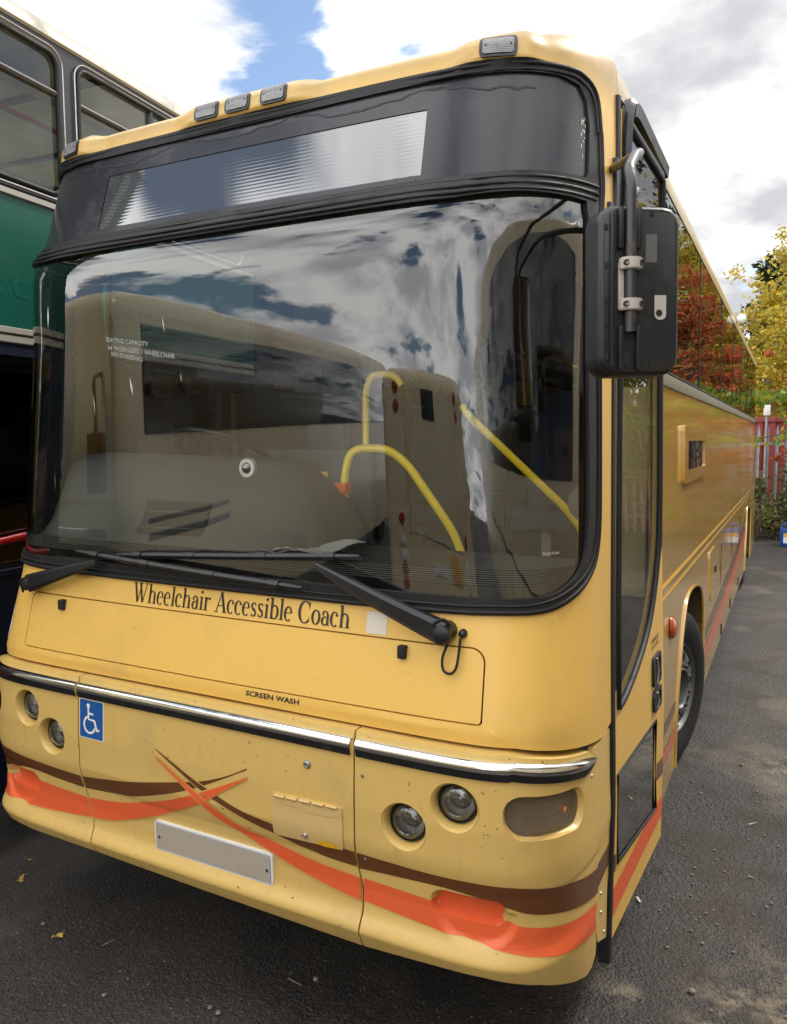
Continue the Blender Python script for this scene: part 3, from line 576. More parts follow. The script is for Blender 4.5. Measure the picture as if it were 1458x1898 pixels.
# chrome strips
def strip_path(a,b,n=60):
    P=[]
    for i in range(n+1):
        s=a+(b-a)*i/n; P.append((s,low_edge(s)-.055+.004*(abs(s)>1.1)))
    return P
for nm,a,b in (('chrome_strip',-1.50,-.588),('chrome_strip',-.575,.603),('chrome_strip',.622,1.497)):
    P=strip_path(a,b); V=[];F=[]; n=len(P); prof=[(-.029,.0),(-.0275,.007),(-.021,.0092),(-.010,.0118),(-.004,.0148),(.004,.0178),(.016,.0165),(.024,.011),(.027,.0)]
    tp_=lambda s: max(.12,min(1,(1.515-abs(s))/.12))**.6
    for (s,t) in P: V+=[surf(s,t+dz*tp_(s)+.012*(1-tp_(s)),o*(.4+.6*tp_(s)),False) for dz,o in prof]
    k=len(prof)
    for i in range(n-1):
        for j in range(k-1): F.append((i*k+j,(i+1)*k+j,(i+1)*k+j+1,i*k+j+1))
    F+=[tuple(range(k)),tuple(range((n-1)*k+k-1,(n-1)*k-1,-1))]
    st=mesh(nm,V,F,'chrome',coach,True,60)
    V=[];F=[]
    for (s,t) in P: V+=[surf(s,t-.0272*tp_(s)+.012*(1-tp_(s)),.0088*(.4+.6*tp_(s)),False),surf(s,t-.004*tp_(s)+.012*(1-tp_(s)),.0155*(.4+.6*tp_(s)),False)]
    for i in range(n-1): F.append((2*i,2*i+2,2*i+3,2*i+1))
    mesh('strip_inlay',V,F,'black_plastic',st,True)
# lettering, stickers, plate
serif('lettering','Wheelchair Accessible Coach',-.392,1.528,.553,1.597,'black',shell,FRONT(0,False)).data.shade_flat()
textdecal('screen_wash_lettering','SCREEN WASH',.176,1.270,.388,1.287,'black',shell,SHELL(0,False),.0015,.022)
polys('pale_sticker',[rr(.610,1.521,.682,1.588,.006,3)],'sticker',shell,FRONT(0,False),.0012)
bm0=coach
sgn=panel('wheelchair_badge',rr(-.576,1.005,-.449,1.156,.008,3),'white',coach,FRONT(.001),(),(.04,.04),(),rim=.001)
panel('badge_face',rr(-.5725,1.0085,-.4525,1.1525,.006,3),'blue_sign',sgn,FRONT(.002),(),(.04,.04),(),rim=0)
def bx(u,v): return (-.5725+.12*u,1.0085+.144*v)
WP=[circ(*bx(.38,.86),.009,16)]+_stroke([bx(.38,.80),bx(.40,.50),bx(.64,.49)],[.0085]*3)+_stroke([bx(.39,.66),bx(.60,.65)],[.0075]*2)+_stroke([bx(.64,.50),bx(.76,.22),bx(.86,.27)],[.0095]*3)
for i in range(14):
    a=R(105+235*i/14); b=R(105+235*(i+1)/14); WP+=_stroke([bx(.44+.24*math.cos(a),.36+.22*math.sin(a)),bx(.44+.24*math.cos(b),.36+.22*math.sin(b))],[.0085]*2)
polys('badge_symbol',WP,'white',sgn,FRONT(.002,False),.0010)
def onplane(s,t): return surf(s,t)
# number plate (blank)
pl0=Vector(surf(0,.70)); 
M=Matrix.Translation(Vector((.033,surf(.033,.64)[1]-.004,.694)))@Matrix.Rotation(R(2),4,'X')
def plane2(off): return lambda a,b,o=0.: tuple(M@Vector((a,-(off+o),b)))
npl=panel('number_plate',rr(-.262,-.056,.262,.056,.012,4),'white',coach,plane2(0),(),(.2,.2),(),rim=.012)
panel('plate_face',rr(-.252,-.047,.252,.047,.006,4),'plate',npl,plane2(.0015),(),(.2,.2),(),rim=0)
polys('plate_border',[ [(-.255,-.050),(.255,-.050),(.255,-.0485),(-.255,-.0485)],[(-.255,.0485),(.255,.0485),(.255,.05),(-.255,.05)],[(-.255,-.05),(-.2535,-.05),(-.2535,.05),(-.255,.05)],[(.2535,-.05),(.255,-.05),(.255,.05),(.2535,.05)]],'can_blue',npl,plane2(0),.0012)
for a in (-.24,.24): 
    o=lathe('plate_screw',[(.0055,.0),(.005,.003),(.0001,.004)],'hub_dark',npl,M@Matrix.Translation((a,-.001,-.004))@Matrix.Rotation(R(90),4,'X'),12)
# tow hatch with hinge
hq=[(.306,.842),(.314,.833),(.562,.842),(.568,.850),(.568,.985),(.309,.980)]
hat=panel('tow_hatch',hq,'cream_dirty',coach,FRONT(.006),(),(.05,.03),(),rim=.006)
for i in range(5):
    a=.318+i*.049; o=Vector(surf(a,.974+.002*i,.009)); o2=Vector(surf(a+.040,.9745+.002*i,.009)); tubeobj('hinge_knuckle',[o,o2],.0048,'cream_dirty',hat,8)
panel('hinge_leaf',[(.312,.953),(.36,.950),(.42,.951),(.44,.944),(.52,.946),(.565,.955),(.566,.972),(.312,.970)],'cream_dirty',hat,FRONT(.0075),(),(.05,.05),(),rim=.002)
polys('bare_patch',[[(.465,.842),(.50,.862),(.53,.858),(.556,.849),(.558,.843),(.50,.8385)]],'copper_paint',hat,FRONT(),.0072)
for a,b,r in ((.442,1.098,.011),(.430,.861,.008),(.025,.905,.004)):
    n=Vector(surf(a,b,.1,False))-Vector(surf(a,b,0,False)); n.normalize(); M_=Matrix.Translation(Vector(surf(a,b,.006 if r==.008 else 0)))@n.to_track_quat('Z','X').to_matrix().to_4x4()
    lathe('lock',[(r*1.3,0),(r*1.2,.004),(r*.8,.008),(r*.75,.004),(.0001,.004)],'steel',coach,M_,16)
for a,b in ((.640,1.10),(.640,.83),(1.47,1.08)):
    n=Vector(surf(a,b,.1,False))-Vector(surf(a,b,0,False)); n.normalize(); lathe('screw',[(.006,0),(.005,.003),(.0001,.0035)],'steel',coach,Matrix.Translation(Vector(surf(a,b)))@n.to_track_quat('Z','X').to_matrix().to_4x4(),12)
# marker lamps on the visor
for a in (-.905,-.145,.0,.160,.975):
    w=.056; ml=panel('marker_lamp',rr(a-w,3.272,a+w,3.342,.014,5),'black_plastic',coach,lambda p,q,o=0.:surf(p,q,.005+o),(),(.02,.02),(),rim=.012)
    panel('lens',rr(a-w+.010,3.281,a+w-.010,3.333,.008,5),'marker_lens',ml,lambda p,q,o=0.:surf(p,q,.008+o),(),(.02,.02),(),rim=.004)
    for e in (-1,1): polys('lamp_screw',[circ(a+e*(w-.019),3.307,.0035,10)],'hub_dark',ml,lambda p,q,o=0.:surf(p,q,.0088+o))
# peeled paint on the left corner
pp=[(-1.17,1.50),(-1.145,1.47),(-1.135,1.44),(-1.12,1.42),(-1.118,1.39),(-1.105,1.36),(-1.11,1.33),(-1.125,1.30),(-1.16,1.30),(-1.19,1.36),(-1.20,1.44)]
panel('peeled_paint',pp[::-1] if area2(pp)<0 else pp,'white',shell,FRONT(0,False) if 0 else (lambda p,q,o=0.:surf(p,q,.0012+o)),(),(.02,.03),(),rim=0)
# wipers
def F3(s,t,o): return Vector(surf(s,t,o,False))
def wiper(pivot,el,b0,b1,boffs,arm_from=1.0):
    w=empty('wiper',None,None,parent=coach)
    P0=F3(*pivot,.045); P1=F3(*el,.055)
    bm=bmesh.new(); n=14; prev=None; d=(P1-P0); up=Vector((0,-1,0)); sd=d.cross(up).normalized()
    for i in range(n+1):
        k=i/n; p=P0+d*k+up*.014*math.sin(k*math.pi); wd=.026*(1-k)**.8+.010; th=.012*(1-k)+.006
        c=[bm.verts.new(p+sd*wd*a+up*th*b) for a,b in ((-1,-1),(-1,.4),(-.6,1),(.6,1),(1,.4),(1,-1))]
        if prev:
            for j in range(6): bm.faces.new((prev[j],prev[(j+1)%6],c[(j+1)%6],c[j]))
        else: bm.faces.new(c[::-1])
        prev=c
    bm.faces.new(prev); bmesh.ops.recalc_face_normals(bm,faces=bm.faces[:]); from_bm('wiper_arm',bm,'black_plastic',w,True,30)
    tubeobj('pivot_cap',[F3(*pivot,-.01),F3(*pivot,.05),F3(*pivot,.066),F3(*pivot,.072)],[.030,.030,.027,.010],'black_plastic',w,18)
    N=24; Q=[F3(b0[0]+(b1[0]-b0[0])*i/N,b0[1]+(b1[1]-b0[1])*i/N,boffs+.012*math.sin(math.pi*i/N)) for i in range(N+1)]
    tubeobj('blade_frame',Q,[.005]+[.0085]*3+[.011]*(N-7)+[.0085]*3+[.005],'black_plastic',w,6)
    Q2=[F3(b0[0]+(b1[0]-b0[0])*i/N,b0[1]+(b1[1]-b0[1])*i/N-.012,.008) for i in range(N+1)]; tubeobj('blade_rubber',Q2,.006,'matt_black',w,6)
    for k in (.12,.35,.65,.88):
        i=int(N*k); bm=bmesh.new(); tube(bm,[Q[i],Q[i+1]],.0135,6); from_bm('blade_clip',bm,'black_plastic',w,True,30)
    return w
wiper((.884,1.556),(.450,1.728),(-.45,1.700),(.597,1.764),.030)
w2=wiper((-.930,1.553),(-.532,1.668),(-.667,1.700),(.385,1.648),.036)
cab=[(.862,1.590,.075),(.885,1.600,.06),(.902,1.575,.04),(.896,1.53,.03),(.880,1.482,.022),(.884,1.447,.02),(.905,1.438,.02),(.922,1.455,.02),(.928,1.50,.02),(.930,1.542,.022)]
tubeobj('washer_hose',smooth_path([F3(*c) for c in cab],6),.0042,'matt_black',coach,8)
tubeobj('washer_nozzle',[F3(.932,1.551,-.005),F3(.932,1.551,.012),F3(.932,1.551,.020)],[.014,.012,.004],'black_plastic',coach,16)
tubeobj('washer_hose',smooth_path([F3(-.92,1.58,.07),F3(-.955,1.565,.07),F3(-.975,1.54,.05),F3(-.985,1.51,.03),F3(-.96,1.53,.05),F3(-.935,1.555,.06)],5),.0042,'matt_black',coach,8)
# ---- wing mirror
_P=lambda u,v,z: tuple(Vector((1.7754,-2.2010,2.1289))+(_f2+_r3*((u-729)/1425)-_u3*((v-949)/1425))*z)
def mirror():
    C=Vector((1.4155,-.192,2.487)); xa=Vector((.889,.458,0)).normalized(); ya=Vector((-.458,.889,0)); M=Matrix((xa,ya,Vector((0,0,1)))).transposed().to_4x4(); M=Matrix.Translation(C)@M@Matrix.Rotation(R(-1.2),4,'Y')@Matrix.Rotation(R(10),4,'Z')
    wm=empty('wing_mirror',None,None,parent=coach)
    hx,hz=.107,.205; bm=bmesh.new(); rings=[]
    for (k,y,r) in ((.90,-.028,.04),(.955,-.022,.042),(.985,-.012,.044),(1.,.0,.045),(1.0,.05,.045),(.97,.062,.043),(.94,.062,.04)):
        P=rr(-hx*k,-hz+(1-k)*hx,hx*k,hz-(1-k)*hx,r,6); rings.append([bm.verts.new(M@Vector((a,y,b))) for a,b in P])
    for A,B in zip(rings,rings[1:]):
        for j in range(len(A)): bm.faces.new((A[j],A[(j+1)%len(A)],B[(j+1)%len(B)],B[j]))
    bm.faces.new(rings[0][::-1]); bmesh.ops.recalc_face_normals(bm,faces=bm.faces[:]); from_bm('mirror_housing',bm,'black_plastic',wm,True,40)
    P=rr(-hx*.93,-hz+.008,hx*.93,hz-.008,.038,6); mesh('mirror_glass',[M@Vector((a,.060,b)) for a,b in P],[list(range(len(P)))[::-1]],'chrome',wm)
    def B(nm,a,b,m,bev=.002): boxobj(nm,a,b,m,wm,bev,M)
    # ribs flanking the tube, recess behind tube, clips, bracket
    for x in (-.056,-.010): 
        B('housing_rib',(x-.007,-.042,.098),(x+.007,-.024,.196),'black_plastic',.005); B('housing_rib',(x-.006,-.042,-.19),(x+.006,-.024,-.085),'black_plastic',.004)
    B('housing_rib',(-.082,-.036,-.185),(-.070,-.024,.185),'black_plastic',.005)
    B('clamp_recess',(-.058,-.0325,-.05),(-.004,-.026,.075),'matt_black',.001); B('clamp_plate',(-.060,-.034,-.045),(-.046,-.028,.065),'alu_cast',.001)
    for z in (.062,-.035):
        P=[(-.060,-.030),(-.060,-.046),(-.052,-.053),(-.042,-.060),(-.024,-.060),(-.010,-.053),(-.003,-.046),(-.003,-.030)]
        V=[M@Vector((a,b,z+dz)) for dz in (-.014,.014) for a,b in P]; n=len(P); F=[tuple(range(n))[::-1],tuple(range(n,2*n))]+[(j,(j+1)%n,n+(j+1)%n,n+j) for j in range(n)]
        bm=bmesh.new(); vv=[bm.verts.new(v) for v in V]; [bm.faces.new([vv[i] for i in f]) for f in F]; bmesh.ops.recalc_face_normals(bm,faces=bm.faces[:]); bmesh.ops.bevel(bm,geom=bm.edges[:],offset=.0025,segments=2,affect='EDGES'); from_bm('clamp',bm,'alu_cast',wm,True,40)
        for x in (-.050,-.011): lathe('clamp_bolt',[(.0075,.0),(.0070,.006),(.0045,.006),(.004,.002),(.0001,.002)],'hub_dark',wm,M@Matrix.Translation((x,-.052,z))@Matrix.Rotation(R(90),4,'X'),14)
    pl=rr(.035,-.070,.068,.022,.014,5); mesh('slot_recess',[M@Vector((a,-.0290,b)) for a,b in pl],[list(range(len(pl)))],'matt_black',wm)
    pl=rr(.036,-.069,.067,-.012,.013,5)[:-7]+[(.036,-.012),(.037,-.004),(.055,-.022),(.060,-.018),(.061,.018),(.067,.018)][:0]; pl=rr(.036,-.069,.067,-.010,.013,5,rs=(.013,.002,.002,.013)); mesh('slot_plate',[M@Vector((a,-.0300,b)) for a,b in pl],[list(range(len(pl)))],'alu_cast',wm)
    pl=circ(.048,-.053,.0085,16); mesh('slot_hole',[M@Vector((a,-.0308,b)) for a,b in pl],[list(range(16))],'matt_black',wm)
    pl=[(.012,.068),(.042,.068),(.042,.135),(.012,.135)]; mesh('worn_label',[M@Vector((a,-.0290,b)) for a,b in pl],[[0,1,2,3]],'worn_label',wm)
    for a,b in ((-.090,.15),(-.090,.06),(-.090,-.02),(-.090,-.075),(-.088,-.16),(.03,.185),(.03,-.175),(-.035,-.178)):
        B('housing_clip',(a-.004,-.0305,b-.007),(a+.004,-.020,b+.007),'matt_black',.001)
    # support tube
    T=[_P(1183,283,2.05),_P(1172,292,1.98),_P(1161,322,1.85),_P(1160,360,1.83),_P(1161,420,1.82),_P(1163,520,1.82),_P(1165,632,1.82)]
    T=[M@Vector((-.032,-.040,z)) for z in (-.100,-.03,.05,.12,.20,.255)]
    top=[Vector(_P(1165,312,1.86)),Vector(_P(1176,288,1.98)),Vector(_P(1186,283,2.25)),Vector((1.20,.50,3.02))]
    tubeobj('mirror_arm',fillet(T+top,.06,6),.0135,'arm_black',wm,16)
    tubeobj('mirror_arm',fillet([M@Vector((-.02,-.02,.12)),M@Vector((-.008,.01,.235)),Vector(_P(1180,352,2.1)),Vector((1.21,.48,2.80))],.05,6),.011,'arm_black',wm,12)
    boxobj('arm_bracket',(1.195,.50,2.62),(1.225,.62,3.06),'black_plastic',wm,.006)
    boxobj('arm_bracket',(1.19,.43,2.66),(1.222,.495,2.90),'black_plastic',wm,.006)
mirror()
# ---- sides, door, roof
LEN=12.0
def cir_arch(yc_,r,z0,zt,n=16):
    P=[(yc_-r,z0)]
    pts=[(yc_-r,.62),(yc_-r*.80,.93),(yc_-r*.45,1.15),(yc_-.05,zt),(yc_+r*.45,zt-.03),(yc_+r*.85,1.08),(yc_+r,.85)]
    return P+sm2([(yc_-r,z0+.05)]+pts+[(yc_+r,z0+.06)],4)+[(yc_+r,z0)]
Z0=.33
fa=cir_arch(2.82,.70,Z0,1.20); ra=cir_arch(9.85,.66,Z0,1.16)
low=[(1.42,Z0)]+fa+ra+[(LEN-.10,Z0),(LEN,Z0+.1)]
for sg in (1,-1):
    y0=1.42 if sg>0 else .46
    P=[(y0,Z0)]+fa+ra+[(LEN-.10,Z0),(LEN,Z0+.1),(LEN,2.40)]
    P+= [(y0,2.40)] if sg>0 else [(1.75,2.40),(1.55,1.80),(y0+.02,1.72)]
    sp=panel('side_panel',P,'cream_side',coach,SIDE(0,sg),(),(.12,.10),(),rim=.03,flip=sg<0)
    for A in (fa,ra):
        bm=bmesh.new(); tube(bm,[Vector((sg*(sidex(b)+.001),a,b)) for a,b in A],.011,8); from_bm('arch_lip',bm,'cream_side',sp,True,50)
    # styling ribs, stripes
    for za,zb in ((1.412,1.33),(1.352,1.28)):
        bm=bmesh.new(); tube(bm,[Vector((sg*(sidex(1.35)+.001),y0+.05+(LEN-y0-.1)*i/20,za+(zb-za)*i/20)) for i in range(21)],.008,8); from_bm('styling_rib',bm,'cream_side',sp,True,50)
    def ribbon(nm,C,m,dz):
        us=sm2([(y,z+h) for y,z,h in C],5); ls=sm2([(y,z-h) for y,z,h in C],5)
        panel(nm,ls+us[::-1],m,sp,SIDE(dz,sg),(),(.15,.1),(),rim=0,flip=sg<0)
    for (a,b,c) in (((1.45,.70,.035),(1.8,.69,.03),(2.09,.69,.028)),'b','o')[:1]: ribbon('brown_stripe',(a,b,c),'brown_side',.0015)
    ribbon('orange_stripe',((1.45,.56,.04),(1.8,.54,.04),(2.09,.53,.04)),'orange_side',.0019)
    ribbon('brown_stripe',((3.54,.70,.04),(5,.74,.05),(7,.83,.06),(9,1.02,.05),(10.5,1.28,.03),(11.9,1.60,.01)),'brown_side',.0015)
    ribbon('orange_stripe',((3.54,.56,.06),(5,.58,.075),(7,.67,.09),(9,.85,.08),(9.17,.87,.08)),'orange_side',.0019)
    # waist rail and panes
    bm=bmesh.new(); yy=y0 if sg>0 else 1.75; n=20; pr=[(-.005,2.372),(.012,2.378),(.016,2.405),(.012,2.435),(-.01,2.44)]; V=[];F=[]
    for i in range(n+1):
        for o,z in pr: V.append((sg*(sidex(z)+o),yy+(LEN-yy)*i/n,z))
    for i in range(n):
        for j in range(4):
            f=(i*5+j,(i+1)*5+j,(i+1)*5+j+1,i*5+j+1); F.append(f if sg>0 else f[::-1])
    bm.free(); mesh('waist_rail',V,F,'waist_grey',sp,True)
    J=[1.425,1.50,3.22,4.92,6.35,7.75,9.2,10.6,LEN-.12] if sg>0 else [1.76,3.22,4.92,6.35,7.75,9.2,10.6,LEN-.12]
    for a,b in zip(J,J[1:]): panel('side_window',[(a+.006,2.442),(b-.006,2.442),(b-.006,3.275),(a+.006,3.275)],'side_glass',coach,SIDE(.003,sg),(),(.25,.12),(),rim=.006,flip=sg<0)
    for a in J: boxobj('window_pillar',(sg*1.17-.02,a-.05,2.40),(sg*1.17+.02,a+.05,3.28),'matt_black',coach)
    tubeobj('window_seal',[(sg*(sidex(3.285)+.001),(.62 if sg>0 else .62)+(LEN-.7)*i/10,3.282) for i in range(11)],.006,'rubber',coach,6)
    for a in J[1:-1]:
        V=[(sg*(sidex(z)+o),a+d,z) for z in (2.44,2.86,3.28) for o,d in ((-.01,-.012),(.0065,-.010),(.0065,.010),(-.01,.012))]; F=[(4*i+j,4*i+j+1,4*i+j+5,4*i+j+4) for i in range(2) for j in range(3)]; mesh('window_seal',V,F,'rubber',coach,True)
    tubeobj('window_seal',[(sg*(sidex(2.446)+.002),yy+(LEN-yy-.1)*i/10,2.446) for i in range(11)],.007,'rubber',coach,6)
    # cant rail
    sa=1.0
    P=[(s_at(t,ye(t))+.004,t) for t in (3.285,3.38,TT)]; S1=s_at(3.3,LEN)
    Q=[(P[0][0],3.285)]+[(S1,3.285),(S1,TT)]+P[::-1][:-1]
    if sg<0: Q=mirror2(Q)[::-1]
    panel('cant_rail',Q,'cream_roofrail',coach,lambda a,b,o=0.:surf(a,b,o,False),(),(.4,.03),(),rim=.02)
# driver's side glass
panel('driver_window',[(.50,1.73),(1.55,1.82),(1.73,2.40),(1.73,3.27),(.60,3.27)],'door_glass',coach,SIDE(.002,-1),(),(.2,.2),(),rim=0,flip=True)
tubeobj('window_seal',[(-(sidex(b)+.004),a,b) for a,b in ((.50,1.73),(1.55,1.82),(1.74,2.40),(1.74,3.27),(.60,3.27),(.55,2.3))],.014,'rubber',coach,8,True)
# roof skin and rear
ring=[surf(s_at(TT,.62)+(s_at(TT,LEN)-s_at(TT,.62))*i/6,TT,0,False) for i in range(7)]
fr=[surf(-1.5+3.0*i/60,TT,0,False) for i in range(61)]
V=fr+ring+[(-x,y,z) for x,y,z in ring[::-1]]
mesh('roof_skin',V,[list(range(len(V)))],'cream_dirty',coach)
bm=bmesh.new(); box(bm,-1.18,LEN-.05,.45,1.18,LEN+.0,3.34,bev=.03); from_bm('rear_panel',bm,'cream_side',coach)
bm=bmesh.new(); box(bm,-1.22,LEN-.06,.34,1.22,LEN+.05,.9,bev=.04); from_bm('rear_bumper',bm,'cream_bumper',coach)
boxobj('rear_window',(-.95,LEN+.001,1.9),(.95,LEN+.012,3.0),'dark_glass',coach,.01)
for e in (-1,1):
    for z in (1.2,1.4,1.6): lathe('tail_lamp',[(.05,0),(.045,.012),(.0001,.018)],'red_lens',coach,Matrix.Translation((e*1.02,LEN+.003,z))@Matrix.Rotation(R(-90),4,'X'),16)
# chassis underside
boxobj('underbody',(-1.18,.42,.42),(1.18,1.95,.60),'matt_black',coach); boxobj('underbody',(-1.18,3.55,.42),(1.18,9.1,.60),'matt_black',coach); boxobj('underbody',(-1.18,10.6,.42),(1.18,LEN-.1,.6),'matt_black',coach); boxobj('underbody',(-.8,.2,.45),(.8,LEN-.2,.70),'matt_black',coach); boxobj('front_bulkhead',(-1.15,.25,.45),(1.15,.30,1.55),'matt_black',coach)
for yc_,r in ((2.82,.70),(9.85,.66)):
    for sg in (-1,1):
        V=[];F=[]
        A=(fa if yc_<5 else ra)
        for a,b in A: V+= [(sg*(sidex(b)-.01),a,b),(sg*.80,a,b)]
        for i in range(len(A)-1): F.append((2*i,2*i+2,2*i+3,2*i+1))
        n=len(V); V+=[(sg*.80,yc_-r,.33),(sg*.80,yc_+r,.33),(sg*.80,yc_+r,1.25),(sg*.80,yc_-r,1.25)]; F.append((n,n+1,n+2,n+3))
        mesh('wheel_arch_liner',V,F,'liner',coach,True)
def wheel(x,y,sg,st=0):
    w=empty('wheel',None,None,parent=coach); M=Matrix.Translation((x,y,.508))@Matrix.Rotation(R(st),4,'Z')@Matrix.Rotation(R(90*sg),4,'Y')
    lathe('tyre',[(.285,-.26),(.30,-.285),(.40,-.29),(.47,-.27),(.497,-.24),(.505,-.20),(.505,-.06),(.500,-.03),(.475,-.008),(.44,.004),(.39,.006),(.34,-.004),(.30,-.018),(.286,-.03)],'tyre',w,M,64)
    for k in range(4):
        r=.04; zz=-.07-.045*k; 
        lathe('tread_groove',[(.5057,zz),(.5057,zz-.009)],'matt_black',w,M,64)
    lathe('rim_edge',[(.286,-.03),(.291,-.016),(.287,-.008),(.280,-.014),(.272,-.045),(.262,-.06)],'wheel_rim',w,M,56)
    H=[circ(.205*math.cos(2*math.pi*(i+.5)/10),.205*math.sin(2*math.pi*(i+.5)/10),.030,14) for i in range(10)]
    d=panel('wheel_disc',circ(0,0,.264,56),'wheel_rim',w,lambda a,b,o=0.:tuple(M@Vector((a,b,-.040+.030*max(0,min(1,(.264-math.hypot(a,b))/.04))-.0+o))),H+[circ(0,0,.140,40)],(.03,.03),(),rim=.02)
    lathe('hub_ring',[(.140,-.015),(.135,.004),(.126,.006),(.120,-.01),(.115,-.07),(.112,-.12)],'wheel_rim',w,M,40)
    lathe('hub',[(.113,-.12),(.09,-.10),(.07,-.06),(.055,-.045),(.0001,-.04)],'hub_dark',w,M,30)
    for i in range(10):
        a=2*math.pi*i/10; lathe('wheel_nut',[(.0165,-.015),(.015,.008),(.010,.014),(.0001,.014)],'hub_dark',w,M@Matrix.Translation((.158*math.cos(a),.158*math.sin(a),-.002)),6)
    lathe('rim_back',[(.262,-.06),(.255,-.12),(.0001,-.13)],'hub_dark',w,M,40)
wheel(1.205,2.97,1,-13); wheel(-1.205,2.90,-1,-13); wheel(1.245,9.85,1); wheel(-1.245,9.85,-1)
# side fittings on the kerb side
q=panel('side_marker_lamp',circ(1.90,1.16,.075,28,.06),'amber',coach,lambda a,b,o=0.:(sidex(b)+.004+.030*math.sqrt(max(0,1-min(1,((a-1.90)/.075)**2+((b-1.16)/.06)**2)))+o,a,b),(),(.015,.012),(),rim=0)
vb=panel('vent_box',rr(2.37,1.872,3.58,2.20,.03,4),'cream_side',coach,SIDE(.020),[rr(2.52,1.940,3.50,2.112,.01,2)],(.15,.1),(),rim=.02)
panel('vent_grille',[(2.52,1.94),(3.50,1.94),(3.50,2.112),(2.52,2.112)],'dark_glass',vb,SIDE(.010),(),(.2,.2),(),rim=0)
for i in range(9): boxobj('grille_bar',(sidex(2.0)+.002,2.58+.1*i,1.945),(sidex(2.0)+.008,2.59+.1*i,2.108),'hub_dark',vb)
ff=panel('fuel_flap',rr(3.98,.90,4.43,1.27,.03,4),'cream_side',coach,SIDE(.010),(),(.1,.1),(),rim=.01)
boxobj('flap_handle',(sidex(1.1)+.008,4.33,1.07),(sidex(1.1)+.02,4.40,1.12),'black_plastic',ff,.003)
for y,z in ((5.27,.40),(6.4,.42),(7.7,.44)): boxobj('reflector_strip',(sidex(z)-.002,y-.04,z-.055),(sidex(z)+.008,y+.04,z+.055),'hub_dark',coach,.003)
for y in (5.0,6.4,7.8): boxobj('locker_joint',(sidex(.8)-.004,y-.003,.36),(sidex(.8)+.0007,y+.003,1.22),'matt_black',coach)
lathe('roof_lamp',[(.03,-.01),(.045,.01),(.05,.05),(.03,.085),(.0001,.09)],'white',coach,Matrix.Translation((1.235,6.95,3.36))@Matrix.Rotation(R(20),4,'Y'),16)
# ---- passenger door
dr=empty('passenger_door',None,None,parent=coach)
def fe(z): return ye(z)+.030
dglass=[(.575,3.20)]+[(fe(z)+.035,z) for z in (3.0,2.6,2.2,1.8,1.5,1.22)][0:]+[]
gcurve=sm2([(fe(1.18)+.035,1.180),(.62,1.190),(.83,1.250),(1.02,1.335),(1.15,1.44),(1.25,1.58),(1.31,1.75),(1.335,2.1),(1.345,2.5)],4)
gl_=[(fe(z)+.035,z) for z in (3.19,3.0,2.6,2.2,1.8,1.5)]+gcurve+[(1.345,3.22),(.66,3.235)]
kick=[(.497,.62),(1.20,.50),(1.175,.93),(.484,.95)]; kick=[(.497,.615),(1.225,.50),(1.185,.915),(.480,.945)]
dout=[(fe(z),z) for z in (.36,.6,.9,1.2,1.6,2.0,2.4,2.8,3.1,3.25)][::-1]+[(1.385,.30),(1.385,3.25)]
dout=[(fe(.47),.36)]+[(1.385,.30),(1.385,3.265)]+[(fe(z),z) for z in (3.25,3.1,2.8,2.4,2.0,1.6,1.2,.9,.6)]
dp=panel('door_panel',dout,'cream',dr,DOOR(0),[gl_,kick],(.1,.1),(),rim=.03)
panel('door_glass',gl_,'door_glass',dr,DOOR(-.003),(),(.1,.12),(),rim=0)
bm=bmesh.new(); tube(bm,[Vector(DOOR(.001)(a,b)) for a,b in gl_],.013,8,True); from_bm('door_glass_seal',bm,'rubber',dr,True,60)
panel('door_black_frame',[(1.30,3.262),(.60,3.262)]+[(fe(z)+.002,z) for z in (3.1,2.8,2.4,2.0,1.6,1.25)]+[(fe(z)+.045,z) for z in (1.25,1.6,2.0,2.4,2.8,3.1,3.20)]+[(.67,3.228),(1.30,3.222)],'black_plastic',dr,DOOR(.002),(),(.1,.1),(),rim=0)
panel('door_black_frame',[(1.33,1.60),(1.382,1.66),(1.382,3.262),(1.30,3.262),(1.30,3.222),(1.345,3.222),(1.345,2.4)],'black_plastic',dr,DOOR(.002),(),(.1,.1),(),rim=0)
panel('kick_window',kick,'kick_glass',dr,DOOR(-.004),(),(.1,.1),(),rim=0)
bm=bmesh.new(); tube(bm,[Vector(DOOR(.001)(a,b)) for a,b in kick],.006,6,True); from_bm('kick_window_seal',bm,'rubber',dr,True,60)
for P,m,dz in (([(.452,.60),(.476,.60),(.478,.66),(.452,.665)],'brown',.0015),([(1.24,.70),(1.383,.68),(1.383,.60),(1.24,.62)],'brown',.0015),([(.452,.54),(.9,.525),(1.383,.50),(1.383,.40),(.9,.425),(.452,.44)],'orange',.0015)):
    panel(('brown' if m=='brown' else 'orange')+'_stripe',P if area2(P)>0 else P[::-1],m,dp,DOOR(dz),(),(.1,.1),(),rim=0)
textdecal('emergency_lettering','IN EMERGENCY',1.115,1.262,1.275,1.282,'black',dp,DOOR(),.0015,.01,skew=0); textdecal('emergency_lettering','TURN TO OPEN',1.115,1.236,1.265,1.254,'black',dp,DOOR(),.0015,.01)
for z0,z1 in ((1.075,1.205),(.965,1.055)):
    h=panel('door_handle',rr(1.115,z0,1.275,z1,.02,5),'black_plastic',dr,DOOR(.012),[rr(1.14,z0+.018,1.25,z1-.018,.012,4)],(.05,.05),(),rim=.013)
    panel('handle_recess',rr(1.14,z0+.018,1.25,z1-.018,.012,4),'matt_black',h,DOOR(.001),(),(.1,.1),(),rim=0)
    tubeobj('handle_grip',[Vector(DOOR(.012)(1.17,z0+.012)),Vector(DOOR(.016)(1.18,(z0+z1)/2)),Vector(DOOR(.012)(1.17,z1-.012))],.006,'steel',h,8)
